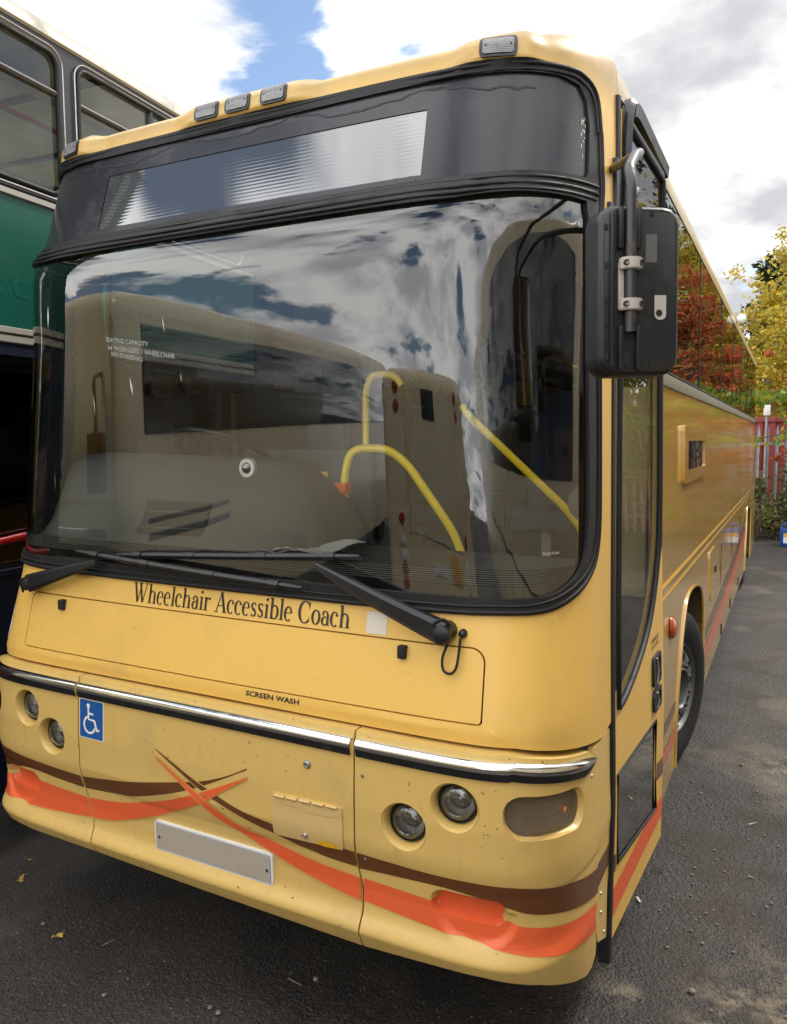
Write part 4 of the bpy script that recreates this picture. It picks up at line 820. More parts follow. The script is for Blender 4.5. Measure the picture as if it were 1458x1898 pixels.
for nm,f,z1 in (('door_edge_rubber',lambda z:ye(z)+.006,3.28),('door_edge_rubber',lambda z:1.400,3.28)):
    V=[];F=[];n=16; w=.026 if f(1)<1 else .014
    for i in range(n+1):
        z=.30+(z1-.30)*i/n; x=sidex(z)+(.0 if f(1)<1 else .018); y=f(z); V+=[(x-.03,y-w,z),(x+.006,y-w*.8,z),(x+.010,y,z),(x+.006,y+w*.8,z),(x-.03,y+w,z)]
    for i in range(n):
        for j in range(4): F.append((i*5+j,i*5+j+1,(i+1)*5+j+1,(i+1)*5+j))
    mesh(nm,V,F,'rubber',dr,True)
# rain gutter over the door
G=[(.585,2.62),(.600,3.10),(.64,3.24),(.70,3.315),(.80,3.335),(1.52,3.338)]
V=[];F=[]; gp=fillet([(0,a,b) for a,b in G],.05,5)
for p in gp:
    x=sidex(p.z); top=p.z>3.3
    V+=[(x-.01,p.y,p.z+.01),(x+.022,p.y+(0 if top else -.012),p.z+(.012 if top else 0)),(x+.040,p.y,p.z-(.01 if top else 0)),(x+.036,p.y+(0 if top else .022),p.z-(.055 if top else 0)),(x-.005,p.y+(0 if top else .028),p.z-(.06 if top else 0))]
for i in range(len(gp)-1):
    for j in range(4): F.append((i*5+j,i*5+j+1,(i+1)*5+j+1,(i+1)*5+j))
n=len(gp); F.append(tuple(range((n-1)*5,n*5))); mesh('rain_gutter',V,F,'black_plastic',coach,True)
# narrow closing strip between bumper and door
ep=[(1.508,.36),(1.60,.36),(1.60,.50),(1.585,1.05),(1.58,1.13),(1.512,1.13),(1.522,.8)]
es=panel('bumper_end_strip',[(1.524,.46)]+[(s_at(t,ye(t)-.022),t) for t in (.40,.6,.9,1.137)]+[(1.510,1.150),(1.520,.8)],'cream_bumper',coach,FRONT(-.004),(),(.03,.04),(),rim=.02)
es2=panel('bumper_end_strip',mirror2([(1.524,.46)]+[(s_at(t,.46),t) for t in (.40,.6,.9,1.137)]+[(1.510,1.150),(1.520,.8)])[::-1],'cream_bumper',coach,FRONT(-.004),(),(.03,.04),(),rim=.02)
for a,b,m,L_ in ((.675,.755,'brown',es),):
    panel('brown_stripe',[(1.521,a-.01),(s_at(a,ye(a)-.017),a-.01),(s_at(b,ye(b)-.017),b-.02),(1.521,b-.005)],m,es,FRONT(-.002),(),(.03,.04),(),rim=0)
for t in (.45,.55,.62): n=Vector((1,0,0)); lathe('screw',[(.006,0),(.005,.003),(.0001,.0035)],'steel',es,Matrix.Translation(Vector(surf(1.60,t,-.003)))@Matrix.Rotation(R(90),4,'Y'),10)
# ---- interior
boxobj('door_reflection_panel',(.98,1.41,1.40),(1.205,1.44,2.36),'door_reflection_tan',coach,.01); boxobj('step',(.45,.62,.45),(1.18,1.0,.62),'floor_in',coach,.01); boxobj('step',(.45,1.0,.45),(1.18,1.5,.82),'floor_in',coach,.01)  # tan panel added inside, stands in for the door glass's cream reflection
tubeobj('handrail',[(1.10,.86,.62),(1.085,.86,1.2),(1.075,.86,2.9)],.017,'yellow_rail',coach,12)
boxobj('cabin_floor',(-1.16,.35,.95),(1.16,2.1,1.0),'floor_in',coach); boxobj('cabin_floor',(-1.18,2.1,1.15),(1.18,LEN-.1,1.22),'floor_in',coach); boxobj('cabin_ceiling',(-1.10,.45,3.20),(1.10,LEN-.1,3.24),'ceiling_in',coach)
for sg in (-1,1):
    boxobj('luggage_rack',(sg*.72 if sg>0 else -1.12,2.0,2.92),(1.12 if sg>0 else -.72,LEN-.2,3.0),'ceiling_in',coach,.02)
    tubeobj('rack_rail',[(sg*.72,2.0,2.98),(sg*.72,LEN-.3,2.98)],.012,'steel',coach,8)
    boxobj('side_trim',(sg*1.17-.02,1.45,1.2),(sg*1.17+.02,LEN-.1,2.40),'trim_in',coach)
# dashboard slab that follows the glass
V=[];F=[];n=40
for i in range(n+1):
    s=-1.40+2.80*i/n; a=Vector(surf(s,1.70,-.035,False)); x=max(-1.16,min(1.16,a.x)); yb=max(a.y+.02,.55)
    V+=[(a.x,a.y,1.60),(a.x,a.y,1.672),(a.x*.99,a.y+.03,1.682),(x,yb-.04,1.70),(x,yb,1.685),(x,yb+.01,1.1)]
for i in range(n):
    for j in range(5): F.append((i*6+j,(i+1)*6+j,(i+1)*6+j+1,i*6+j+1))
mesh('dashboard',V,F,'dash',coach,True)
V=[];F=[];n=30
for i in range(n+1):
    k=i/n; x=-1.17+1.32*k; e=min(1,max(0,(k)/.07))**.5*min(1,max(0,(1-k)/.16))**.5; h=.05+.34*e*(1-.10*k); y0=.04+.16*k*k
    prof=[(y0,0),(y0+.03,.05*e+.01),(y0+.07,.10*e+.01),(y0+.10,.17*e+.012),(y0+.105,h*.52),(y0+.16,h*.86),(y0+.24,h*.98),(y0+.36,h),(y0+.46,h*.94),(y0+.50,h*.6),(y0+.50,0)]
    V+=[(x,a,1.684+b) for a,b in prof]
m_=11
for i in range(n):
    for j in range(m_-1): F.append((i*m_+j,(i+1)*m_+j,(i+1)*m_+j+1,i*m_+j+1))
F+=[tuple(range(m_)),tuple(range(n*m_,(n+1)*m_))[::-1]]
bn=mesh('instrument_binnacle',V,F,'dash_grey',coach,True,50)
def bpt(i,j): return (V[i*m_+j][0],V[i*m_+j][1]-.006,V[i*m_+j][2]+.002)
G=[[bpt(i,j) for j in (1,2,3,4)] for i in range(13,21)]; VV=[p for r in G for p in r]
mesh('air_vent',VV,[(4*i+j,4*i+4+j,4*i+5+j,4*i+1+j) for i in range(7) for j in range(3)],'dash',bn,True)
for j in (1,2,3): tubeobj('vent_louvre',[tuple(a+(b-a)*.5 for a,b in zip(bpt(i,j),bpt(i,j+1))) for i in range(13,21)],.004,'dash_grey',bn,6)
# steering wheel
W_=Matrix.Translation((-.60,.66,2.06))@Matrix.Rotation(R(-28),4,'X')
sw=empty('steering_wheel',None,None,parent=coach); bm=bmesh.new(); tube(bm,[W_@Vector((.235*math.cos(2*math.pi*i/40),.235*math.sin(2*math.pi*i/40),0)) for i in range(40)],.014,10,True); from_bm('wheel_rim_grip',bm,'black_plastic',sw)
for a in (20,160,270): tubeobj('spoke',[W_@Vector((.05*math.cos(R(a)),.05*math.sin(R(a)),-.02)),W_@Vector((.23*math.cos(R(a)),.23*math.sin(R(a)),0))],.011,'black_plastic',sw,8)
lathe('boss',[(.06,-.04),(.06,-.01),(.04,.0),(.0001,.0)],'black_plastic',sw,W_,20); tubeobj('column',[W_@Vector((0,0,-.03)),(-.60,.50,1.60)],.035,'dash',sw,12)
# dome camera stuck inside the glass
dc=Vector(surf(.135,2.03,-.012,False)); Mx=Matrix.Translation(dc)@Matrix.Rotation(R(90),4,'X')
c_=lathe('dome_camera',[(.034,-.012),(.034,.004),(.031,.008),(.020,.009),(.0185,.004)],'white',coach,Mx,32); lathe('camera_dome',[(.0185,.004),(.0165,.012),(.010,.018),(.0001,.020)],'cam_dome',c_,Mx,24)
# yellow handrails
def _P2(u,v,z): return Vector((1.7754,-2.2010,2.1289))+(_f2+_r3*((u-729)/1425)-_u3*((v-949)/1425))*z
hr=[(.086,.615,1.20),(.080,.628,1.80),(.076,.638,1.98),(.095,.665,2.085),(.235,.733,2.088),(.315,.765,2.02),(.50,.822,1.74),(.545,.840,1.62),(.56,.85,1.2)]
tubeobj('handrail',fillet(hr,.07,6),.0185,'yellow_rail',coach,14)
tubeobj('handrail',fillet([(.0,.60,1.20),(.001,.60,1.70),(.004,.59,1.99)],.05,4),.016,'yellow_rail',coach,12)
tubeobj('handrail',[(.004,.60,1.935),(.075,.632,1.925)],.014,'yellow_rail',coach,10)
for z in (1.918,1.768): boxobj('rail_clamp',(.030,.594,z-.022),(.105,.650,z+.022),'orange_clamp',coach,.006)
tubeobj('handrail',fillet([(.50,.93,2.27),(.53,.92,2.23),(.927,1.06,1.828),(1.0,1.10,1.72),(1.02,1.10,1.1)],.05,5),.017,'yellow_rail',coach,12)
boxobj('driver_screen',(-.75,.98,1.0),(.02,1.02,2.08),'dash',coach,.02)
tubeobj('handrail',fillet([(-.02,1.0,2.0),(-.02,1.0,2.36),(.0,1.02,2.43),(.10,1.05,2.43),(.14,1.06,2.38)],.05,6),.017,'yellow_rail',coach,12)
lathe('round_speaker_cover',[(.075,0),(.07,.012),(.0001,.014)],'dash_grey',coach,Matrix.Translation((1.03,.98,1.86))@Matrix.Rotation(R(90),4,'X'),28)
# seats
def seat(x,y,z):
    s=empty('seat',None,None,parent=coach,loc=(x,y,z))
    boxobj('seat_cushion',(-.21,-.20,.35),(.21,.24,.48),'seat_cloth',s,.04)
    bm=bmesh.new(); box(bm,-.21,.20,.45,.21,.30,1.08,bev=.045); 
    for v in bm.verts: v.co.y+=.18*(v.co.z-.45)
    from_bm('seat_back',bm,'seat_cloth',s); boxobj('head_rest',(-.13,.30,1.04),(.13,.40,1.22),'seat_cloth',s,.04); boxobj('seat_leg',(-.03,-.03,0),(.03,.03,.36),'steel',s)
    return s
first=seat(-.60,1.25,1.0)
kids=list(first.children)
for r in range(7):
    for x in (-.88,-.44,.44,.88):
        o=first.copy(); COL.objects.link(o); o.location=(x,2.5+.95*r,1.22)
        for c in kids: d=c.copy(); COL.objects.link(d); d.parent=o
# sheet of paper on the dash
bm=bmesh.new(); g=[[bm.verts.new((.03+.24*i/6+.03*j/3,.16+.17*j/3+.10*i/6,1.705+.012*math.sin(i*1.1+j)+.006*j)) for j in range(4)] for i in range(7)]
for i in range(6):
    for j in range(3): bm.faces.new((g[i][j],g[i+1][j],g[i+1][j+1],g[i][j+1]))
o=from_bm('paper_sheet',bm,'paper'); tag(o,'crumpled white sheet of paper lying on the dashboard behind the windscreen','paper')
bm=bmesh.new(); g=[[bm.verts.new((-.02+.15*i/5,.15+.08*j/2+.04*i/5,1.703+.008*math.cos(i*1.4+j))) for j in range(3)] for i in range(6)]
for i in range(5):
    for j in range(2): bm.faces.new((g[i][j],g[i+1][j],g[i+1][j+1],g[i][j+1]))
o=from_bm('paper_slip',bm,'paper'); tag(o,'small folded white slip beside the larger sheet on the dashboard','paper')
# ---------------------------------------------------------------- setting
random.seed(11)
def gz(x,y): return .075*max(0.,-y-3.2)
N1,N2=60,60
xs=[-400,-120,-40]+[-20+.8*i for i in range(58)]+[40,120,400]; ys=[-400,-120,-40]+[-20+1.*i for i in range(48)]+[40,120,500]
V=[(x,y,gz(x,max(y,-22))+(.008*noise.noise(Vector((x*.6,y*.6,0))) if abs(x)<20 and abs(y)<25 else 0)-.004) for y in ys for x in xs]; n=len(xs)
F=[(j*n+i,j*n+i+1,(j+1)*n+i+1,(j+1)*n+i) for j in range(len(ys)-1) for i in range(n-1)]
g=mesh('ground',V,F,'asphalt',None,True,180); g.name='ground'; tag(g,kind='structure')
# loose grit: one object of many pebbles
def pebble(bm,x,y,r):
    z=gz(x,y); q=[bm.verts.new((x+r*a*random.uniform(.7,1.2),y+r*b*random.uniform(.7,1.2),z+r*c)) for a,b,c in ((1,0,.3),(.3,.9,.25),(-.8,.5,.3),(-.7,-.6,.2),(.4,-.9,.3),(.1,0,.75),(0,0,-.2))]
    for i in range(5): bm.faces.new((q[i],q[(i+1)%5],q[5])); bm.faces.new((q[(i+1)%5],q[i],q[6]))
bm=bmesh.new()
for i in range(5200):
    x=random.uniform(-3.2,3.2); y=random.uniform(-1.6,7 if x>1.2 else 1.2); pebble(bm,x,y,random.choice((.0015,.002,.0025,.003,.004))*random.uniform(.7,1.5))
for i in range(1500):
    y=random.uniform(1,14); x=random.uniform(1.3,4.0); pebble(bm,x,y,random.uniform(.004,.010))
o=from_bm('grit',bm,'pebble',None,False,None); tag(o,'fine loose grit scattered over the dark asphalt','grit',kind='stuff')
def stone(name,label,x,y,r):
    bm=bmesh.new(); bmesh.ops.create_icosphere(bm,subdivisions=2,radius=r)
    for v in bm.verts: v.co*=1+.35*noise.noise(v.co*(2.2/r)+Vector((x*7,y*5,0))); v.co.z*=.65
    o=from_bm(name,bm,'pebble',None,True,60); o.location=(x,y,gz(x,y)+r*.35); tag(o,label,'stone','small stones on the asphalt')
def gp(u,v):
    d=_f2+_r3*((u-729)/1425)-_u3*((v-949)/1425); k=-2.1289/d.z; p=Vector((1.7754,-2.2010,2.1289))+d*k; return p.x,p.y
for nm,u,v,r,lb in (('stone',1282,1838,.014,'dark stone lying by itself near the bottom right corner'),('stone',193,1845,.009,'grey stone left of the two white pebbles at the bottom edge'),('stone',390,1868,.010,'grey stone furthest to the bottom centre of the asphalt'),('stone',405,1878,.012,'larger grey stone beside another at the bottom centre'),('stone',80,1713,.010,'small stone near the curled leaf at lower left'),('stone',1374,1418,.012,'dark stone on the asphalt beside the front wheel'),('stone',585,1815,.011,'dark stone just right of the pale straw at bottom centre')):
    x,y=gp(u,v); stone(nm,lb,x,y,r)
def litter(name,label,cat,u,v,shape,m,rot,cz=.004,grp=None):
    x,y=gp(u,v); bm=bmesh.new(); vs=[bm.verts.new((a,b,.004+cz*abs(math.sin(a*90+b*70)))) for a,b in shape]; f=bm.faces.new(vs); bmesh.ops.triangulate(bm,faces=[f]); e=bmesh.ops.extrude_face_region(bm,geom=bm.faces[:]); bmesh.ops.translate(bm,vec=(0,0,.0012),verts=[q for q in e['geom'] if isinstance(q,bmesh.types.BMVert)]); bmesh.ops.recalc_face_normals(bm,faces=bm.faces[:])
    o=from_bm(name,bm,m,None,False,None); o.location=(x,y,gz(x,y)+.001); o.rotation_euler=(0,0,R(rot)); tag(o,label,cat,grp)
LF=[(-.035,-.002),(-.025,.008),(-.012,.004),(0,.010),(.012,.006),(.03,.014),(.035,.004),(.022,-.004),(.018,-.014),(.004,-.006),(-.01,-.010),(-.022,-.004)]
litter('dry_leaf','yellow shredded leaf on the asphalt left of the bumper','leaf',40,1630,[(a*1.1,b*1.2) for a,b in LF],'leaf_dry',-50)
litter('dry_leaf','small pale leaf scrap just above the yellow shredded leaf','leaf',55,1595,[(a*.4,b*.6) for a,b in LF],'leaf_dry',20)
litter('dry_leaf','curled brown leaf below the yellow one at lower left','leaf',108,1738,[(a*.8,b*1.2) for a,b in LF],'leaf_dry',60,.010)
litter('straw','pale straw lying across the asphalt at bottom centre','straw',546,1822,[(-.035,-.001),(.035,-.0015),(.036,.001),(-.034,.0015)],'twig',-8)
litter('straw','thin pale straw on the asphalt below the bumper at left','straw',200,1750,[(-.028,-.001),(.028,-.001),(.028,.001),(-.028,.001)],'twig',75)
litter('cigarette_end','white cigarette end beside the passenger door','litter',1183,1670,[(-.020,-.004),(.020,-.004),(.020,.004),(-.020,.004)],'white',-60)
litter('wood_splinter','brown splinter lying on the asphalt right of the door','splinter',1395,1528,[(-.03,-.003),(.03,-.002),(.032,.002),(-.028,.004)],'twig',50)
x,y=gp(1218,1614); tubeobj('wire_ring',[(x+.028*math.cos(a*.35),y+.022*math.sin(a*.35),.006) for a in range(18)],.0018,'hub_dark',None,6,True); tag(bpy.data.objects['wire_ring'],'thin dark wire ring lying on the asphalt beside the door','wire')
# green conifer sprig by the left of the bumper
x,y=gp(75,1528); bm=bmesh.new()
def needle(bm,a,b,w):
    a=Vector(a); b=Vector(b); d=(b-a).cross(Vector((0,0,1))).normalized()*w; bm.faces.new([bm.verts.new(a+d),bm.verts.new(a-d),bm.verts.new(b)])
for i in range(26):
    t=i/26; p=(.24*t-.12,.03*math.sin(t*3),.012)
    for s_ in (-1,1):
        q=(p[0]+.05,p[1]+s_*.06*(1-t*.7),.02+.01*random.random()); needle(bm,p,q,.003)
        for k in range(5): c=[p[j]+(q[j]-p[j])*(.3+.14*k) for j in range(3)]; needle(bm,c,(c[0]+.022,c[1]+s_*random.uniform(.0,.018),c[2]+random.uniform(-.005,.012)),.0018)
tube(bm,[(-.16,-.01,.006),(-.05,.01,.010),(.12,.02,.012)],.003,6)
o=from_bm('conifer_sprig',bm,'leaf_conifer',None,False,None); o.location=(x,y,.002); o.rotation_euler=(0,0,R(25)); tag(o,'green conifer sprig lying on the ground behind the left end of the bumper','sprig')
# ---- foliage
def leaves(bm,c,rad,n,size,fn=None,elong=1.):
    for i in range(n):
        p=Vector((random.gauss(0,.5),random.gauss(0,.5),random.gauss(0,.5))); q=Vector((p.x*rad[0],p.y*rad[1],p.z*rad[2]))+Vector(c); s=size*random.uniform(.6,1.4)
        d=Vector((random.gauss(0,1),random.gauss(0,1),random.gauss(0,.7))).normalized(); e=d.cross(Vector((random.gauss(0,1),random.gauss(0,1),random.gauss(0,1)))).normalized()
        a=[bm.verts.new(q+d*s*x_*elong+e*s*y_) for x_,y_ in ((-.5,0),(-.1,.28),(.5,0),(-.1,-.28))]; bm.faces.new(a)
def tree(name,label,cat,x,y,h,w,leaf,size,nclump=26,per=330,trunkm='bark',zlow=.30,group=None,seed=1,cone=False,dense=1.):
    random.seed(seed); r=empty(name,label,cat,(x,y,gz(x,y)),group)
    bm=bmesh.new(); ax=[Vector((.12*w*math.sin(k*1.3+seed)*k/6,.1*w*math.cos(k+seed)*k/6,h*.92*k/6)) for k in range(7)]; tube(bm,ax,[.035*h*(1-.14*k)*.5+.01 for k in range(7)],8)
    C=[]
    for i in range(nclump):
        t=zlow+(1-zlow)*((i+.5)/nclump)**(.9); a=i*2.4+random.random(); rr_=w*(1-t)*1.05 if cone else w*(.35+.75*math.sin(math.pi*min(1,(t-zlow)/(1-zlow)*.78+.18))); rr_*=random.uniform(.45,1.0)
        c=Vector((rr_*math.cos(a),rr_*math.sin(a),h*t*random.uniform(.94,1.03))); C.append(c)
        b0=ax[min(6,int(t*5.2))]; m_=(b0+c)/2+Vector((0,0,-.05*h*random.random())); tube(bm,[b0*.999,m_,c],[.008*h*(1.1-t)+.006,.006*h*(1.1-t)+.004,.004],5)
    from_bm('trunk',bm,trunkm,r,True,60)
    bm=bmesh.new()
    for c in C:
        k=w*random.uniform(.22,.42); leaves(bm,c,(k,k,k*random.uniform(.5,.8)),int(per*dense),size)
        for q in range(3):
            c2=c+Vector((random.gauss(0,k),random.gauss(0,k),random.gauss(0,k*.6))); leaves(bm,c2,(k*.35,k*.35,k*.3),int(per*.16),size*.9)
    from_bm('crown',bm,leaf,r,False,None); return r
yt='trees beyond the fence'
tree('birch_tree','tall birch in yellow autumn leaf, nearest the right edge of the picture','tree',2.9,21.5,7.7,2.3,'leaf_yellow',.13,46,420,'bark_pale',.22,yt,3)
tree('birch_tree','smaller yellow birch just behind the rear corner of the coach','tree',1.15,22.5,6.2,1.0,'leaf_yellow',.12,26,330,'bark_pale',.25,yt,5)
tree('birch_tree','bushy golden birch standing low behind the red container','tree',2.0,19.6,4.8,1.2,'leaf_yellow',.11,28,330,'bark_pale',.3,yt,8)
tree('conifer_tree','dark conifer showing its tip beside the yellow birch','tree',1.0,27,8.0,1.1,'leaf_conifer',.16,34,300,'bark',.12,yt,21,cone=True)
tree('conifer_tree','dark conifer hidden low behind the golden birch','tree',2.6,25.5,7.0,1.6,'leaf_conifer',.16,34,300,'bark',.12,yt,22,cone=True)
tree('birch_tree','yellow birch beyond the right edge, mirrored in the coach windows','tree',6.0,19.5,8.5,2.6,'leaf_yellow',.14,34,330,'bark_pale',.25,yt,9)
tree('creeper_tree','red leaved creeper climbing a tree, mirrored in the coach windows','tree',2.7,16.6,5.6,.95,'leaf_red',.12,34,200,'bark',.2,None,12)
tree('leafy_tree','green and yellow leafy tree, mirrored in the coach windows','tree',4.3,14.8,5.3,1.2,'leaf_green',.13,28,260,'bark',.25,None,13)
tree('conifer_tree','tall dark conifer mirrored high in the coach windows','tree',5.0,24,12,2.4,'leaf_conifer',.2,36,300,'bark',.1,yt,31,cone=True)
tree('conifer_tree','dark conifer mirrored beside the door glass','tree',9.0,22,11,2.4,'leaf_conifer',.2,36,300,'bark',.1,yt,32,cone=True)
# overhanging branch of large leaves
def spray(name,label,P,nleaf,size,seed):
    random.seed(seed); r=empty(name,label,'branch',(0,0,0)); pts=smooth_path(P,5); tubeobj('stem',pts,.012,'bark',r,6); bm=bmesh.new()
    for i in range(nleaf):
        p=random.choice(pts)+Vector((random.gauss(0,.06),random.gauss(0,.12),random.gauss(0,.05)-.04)); s=size*random.uniform(.6,1.2); d=Vector((random.gauss(0,.5),random.gauss(0,.5),-.8)).normalized(); e=d.cross(Vector((random.gauss(0,.4),1,random.gauss(0,.3)))).normalized()
        bm.faces.new([bm.verts.new(p+d*s*a+e*s*b) for a,b in ((0,0),(.25,.28),(.6,.26),(1,0),(.6,-.26),(.25,-.28))])
    from_bm('foliage',bm,'leaf_green',r,False,None)
spray('leafy_branch','leafy green and yellow branch hanging in front of the fence top',[(2.6,12.6,3.3),(2.1,12.5,3.05),(1.65,12.3,2.92),(1.2,12.2,2.86)],130,.13,4)
spray('leafy_branch','lower spray of green leaves hanging across the red container',[(2.4,12.4,2.6),(1.9,12.4,2.30),(1.5,12.4,2.16),(1.12,12.35,2.12)],46,.11,6)
spray('leafy_branch','short twig of yellow green leaves between the two longer sprays',[(2.5,12.5,2.9),(2.0,12.5,2.72),(1.62,12.4,2.58)],40,.11,7)
def shrub(name,label,x,y,h,w,leaf,seed,n=1500,grp=None):
    random.seed(seed); r=empty(name,label,'shrub',(x,y,0),grp); bm=bmesh.new()
    for i in range(9): a=i*.7; tube(bm,[(0,0,0),(w*.3*math.cos(a),w*.3*math.sin(a),h*.5),(w*.7*math.cos(a+.3),w*.7*math.sin(a+.3),h*random.uniform(.7,1))],[.012,.008,.004],5)
    from_bm('stems',bm,'bark',r); bm=bmesh.new()
    for i in range(16):
        a=random.random()*6.28; q=w*random.random()**.5; c=(q*math.cos(a),q*math.sin(a),h*random.uniform(.12,.95)*(1-.35*q/w)); leaves(bm,c,(w*.34,w*.34,h*.14),n//16,.085)
    from_bm('foliage',bm,leaf,r,False,None)
shrub('shrub','scruffy green shrub at the fence foot behind the coach rear','1' and 1.15,15.6,1.25,.6,'leaf_shrub',2,1700)
shrub('shrub','taller yellow green shrub against the fence left of the blue can',1.55,16.3,1.75,.6,'leaf_shrub',3,1700)
shrub('shrub','low bramble shrub behind the blue can',2.1,16.1,.8,.6,'leaf_shrub',5,1300)
shrub('shrub','shrub mirrored low in the flank of the coach',3.4,15.6,1.5,.7,'leaf_green',7,1300)
# palisade fence
fn=empty('palisade_fence','grey galvanised palisade fence in front of the red container','fence',(0,17.0,0))
for i in range(46):
    x=-.6+.19*i; b=mesh('pale',[(x-.035,-.01,.05),(x,.012,.05),(x+.035,-.01,.05),(x-.035,-.01,2.30),(x,.012,2.30),(x+.035,-.01,2.30),(x,.0,2.42)],[(0,1,4,3),(1,2,5,4),(3,4,6),(4,5,6)],'galv',fn)
for z in (.45,2.0): boxobj('rail',(-.8,.02,z-.025),(8.4,.07,z+.025),'galv',fn)
for x in (-.7,2.0,4.7,7.4): boxobj('post',(x-.05,.08,0),(x+.05,.18,2.45),'galv',fn)
boxobj('post_box',(1.20,-.12,2.62),(1.34,-.02,2.86),'white',fn,.02); tubeobj('post_pole',[(1.27,-.06,0),(1.27,-.06,2.66)],.03,'galv',fn,8)
# red corrugated container
ct=empty('shipping_container','faded red corrugated container standing behind the fence','container',(0,18.2,0))
V=[];F=[];P=[]
x=-1.2
while x<7.5:
    P+=[(x,0),(x+.11,0),(x+.15,.045),(x+.24,.045)]; x+=.28
for a,b in P: V+=[(a,b,.15),(a,b,2.5)]
for i in range(len(P)-1): F.append((2*i,2*i+2,2*i+3,2*i+1))
mesh('corrugated_side',V,F,'container_red',ct); boxobj('top_rail',(-1.3,-.03,2.5),(7.6,.10,2.62),'container_red',ct,.01); boxobj('bottom_rail',(-1.3,-.03,.02),(7.6,.10,.16),'container_red',ct,.01); boxobj('roof',(-1.3,.10,2.45),(7.6,2.4,2.58),'container_red',ct,.01); boxobj('end_wall',(-1.3,.12,.05),(-1.2,2.4,2.45),'container_red',ct)
# blue jerrycan
jc=empty('jerrycan','blue plastic drum can with an orange and white label by the fence','can',(1.80,14.75,0))
bm=bmesh.new(); box(bm,-.15,-.13,.0,.15,.13,.36,bev=.035); from_bm('body',bm,'can_blue',jc); bm=bmesh.new(); tube(bm,fillet([(-.11,0,.34),(-.10,0,.44),(.06,0,.44),(.08,0,.34)],.03,4),.022,10); from_bm('handle',bm,'can_blue',jc); lathe('cap',[(.035,.35),(.035,.40),(.0001,.41)],'matt_black',jc,Matrix.Translation((.115,-.05,0)),16)
boxobj('label',(-.085,-.1335,.07),(.10,-.1305,.26),'label_white',jc); boxobj('label_band',(-.085,-.1355,.19),(.10,-.1333,.26),'label_orange',jc)
# ---- double decker at left
dx=Vector((-.0836,.9965,0)); dn=Vector((-.9965,-.0836,0)) # along, away from us
DM=Matrix((dn,dx,Vector((0,0,1)))).transposed().to_4x4(); DM=Matrix.Translation((-1.74,.51,0))@DM
DD=empty('double_decker_bus','green and cream double decker bus with dark lower windows standing tight beside the coach','bus',(-1.74,.51,0))
def dP(a,b,o=0.): # along, height, outward offset
    return tuple(DM@Vector((-o,a,b))-Vector((-1.74,.51,0)))
def dpan(nm,P,m,off=0.,H=(),rim=.02,d=(.3,.3)):
    if area2(P)<0: P=P[::-1]
    # map mirrors orientation -> flip so normals face us
    return panel(nm,P,m,DD,lambda a,b,o=0.:dP(a,b,off+o),H,d,(),rim=rim)
U0,U1=-1.1,9.2
wins=[(-1.0,.275),(.415,1.95),(2.1,3.6),(3.75,5.25),(5.4,6.9),(7.05,8.6)]
dpan('upper_frame',[(U0,3.40),(U1,3.40),(U1,4.21),(U0,4.21)],'dark_frame',0,[rr(a,3.425,b,4.145,.07,6) for a,b in wins])
for i,(a,b) in enumerate(wins):
    P=rr(a,3.425,b,4.145,.07,6); w=dpan('upper_window',P,'deck_glass',-.012,(),0); bm=bmesh.new(); tube(bm,[Vector(dP(p,q,.004)) for p,q in P],.014,8,True); from_bm('window_seal',bm,'rubber',w,True,60)
    bm=bmesh.new(); tube(bm,[Vector(dP(p,q,.012)) for p,q in rr(a-.028,3.397,b+.028,4.173,.09,6)],.005,6,True); from_bm('trim_bead',bm,'steel',w,True,60)
    tubeobj('transom_bar',[dP(a,3.95,-.004),dP(b,3.95,-.004)],.016,'dark_frame',w,6)
    if i==1: tubeobj('glazing_bar',[dP(a+.60,3.43,-.004),dP(a+.60,4.14,-.004)],.018,'dark_frame',w,6)
# cove and roof
cp=[(4.205,.004),(4.215,.018),(4.25,.012),(4.30,-.02),(4.345,-.08),(4.375,-.16),(4.39,-.30),(4.40,-1.2)]
V=[];F=[]
for i in range(13):
    a=U0+(U1-U0)*i/12; V+=[dP(a,z,o) for z,o in cp]
k=len(cp)
for i in range(12):
    for j in range(k-1): F.append((i*k+j,(i+1)*k+j,(i+1)*k+j+1,i*k+j+1))
mesh('roof',V,F,'cream_roof',DD,True)
def dbead(nm,z0,z1,o,m):
    V=[dP(a,z,q) for a in (U0,U1) for z,q in ((z0,0),(z0+.006,o),(z1-.006,o),(z1,0))]; mesh(nm,V,[(0,4,5,1),(1,5,6,2),(2,6,7,3)],m,DD)
dbead('sill_moulding',3.375,3.40,.014,'rubber'); dbead('cream_moulding',3.335,3.374,.018,'cream_roof')
gp_=dpan('green_panel',[(U0,2.69),(U1,2.69),(U1,3.336),(U0,3.336)],'green_bus',0)
textdecal('side_lettering','stly',-.24,2.80,.30,2.98,'green_letter',gp_,lambda a,b,o=0.:dP(a,b,o),.0015)
dbead('cream_moulding',2.655,2.692,.018,'cream_roof'); dbead('cream_moulding',2.610,2.652,.012,'cream_roof')
lw=[(-.9,.30),(.36,1.55),(1.62,2.9),(3.0,4.3),(4.4,5.7),(5.8,7.1),(7.2,8.6)]
dpan('lower_frame',[(U0,1.45),(U1,1.45),(U1,2.61),(U0,2.61)],'navy',0,[rr(a,1.50,b,2.55,.05,5) for a,b in lw])
for a,b in lw: dpan('lower_window',rr(a,1.50,b,2.55,.05,5),'dark_glass',-.01,(),0)
dpan('lower_panel',[(U0,.30),(U1,.30),(U1,1.45),(U0,1.45)],'navy',0)
dbead('skirt_moulding',.88,.92,.01,'red_paint'); dbead('waist_moulding',1.44,1.48,.012,'navy')
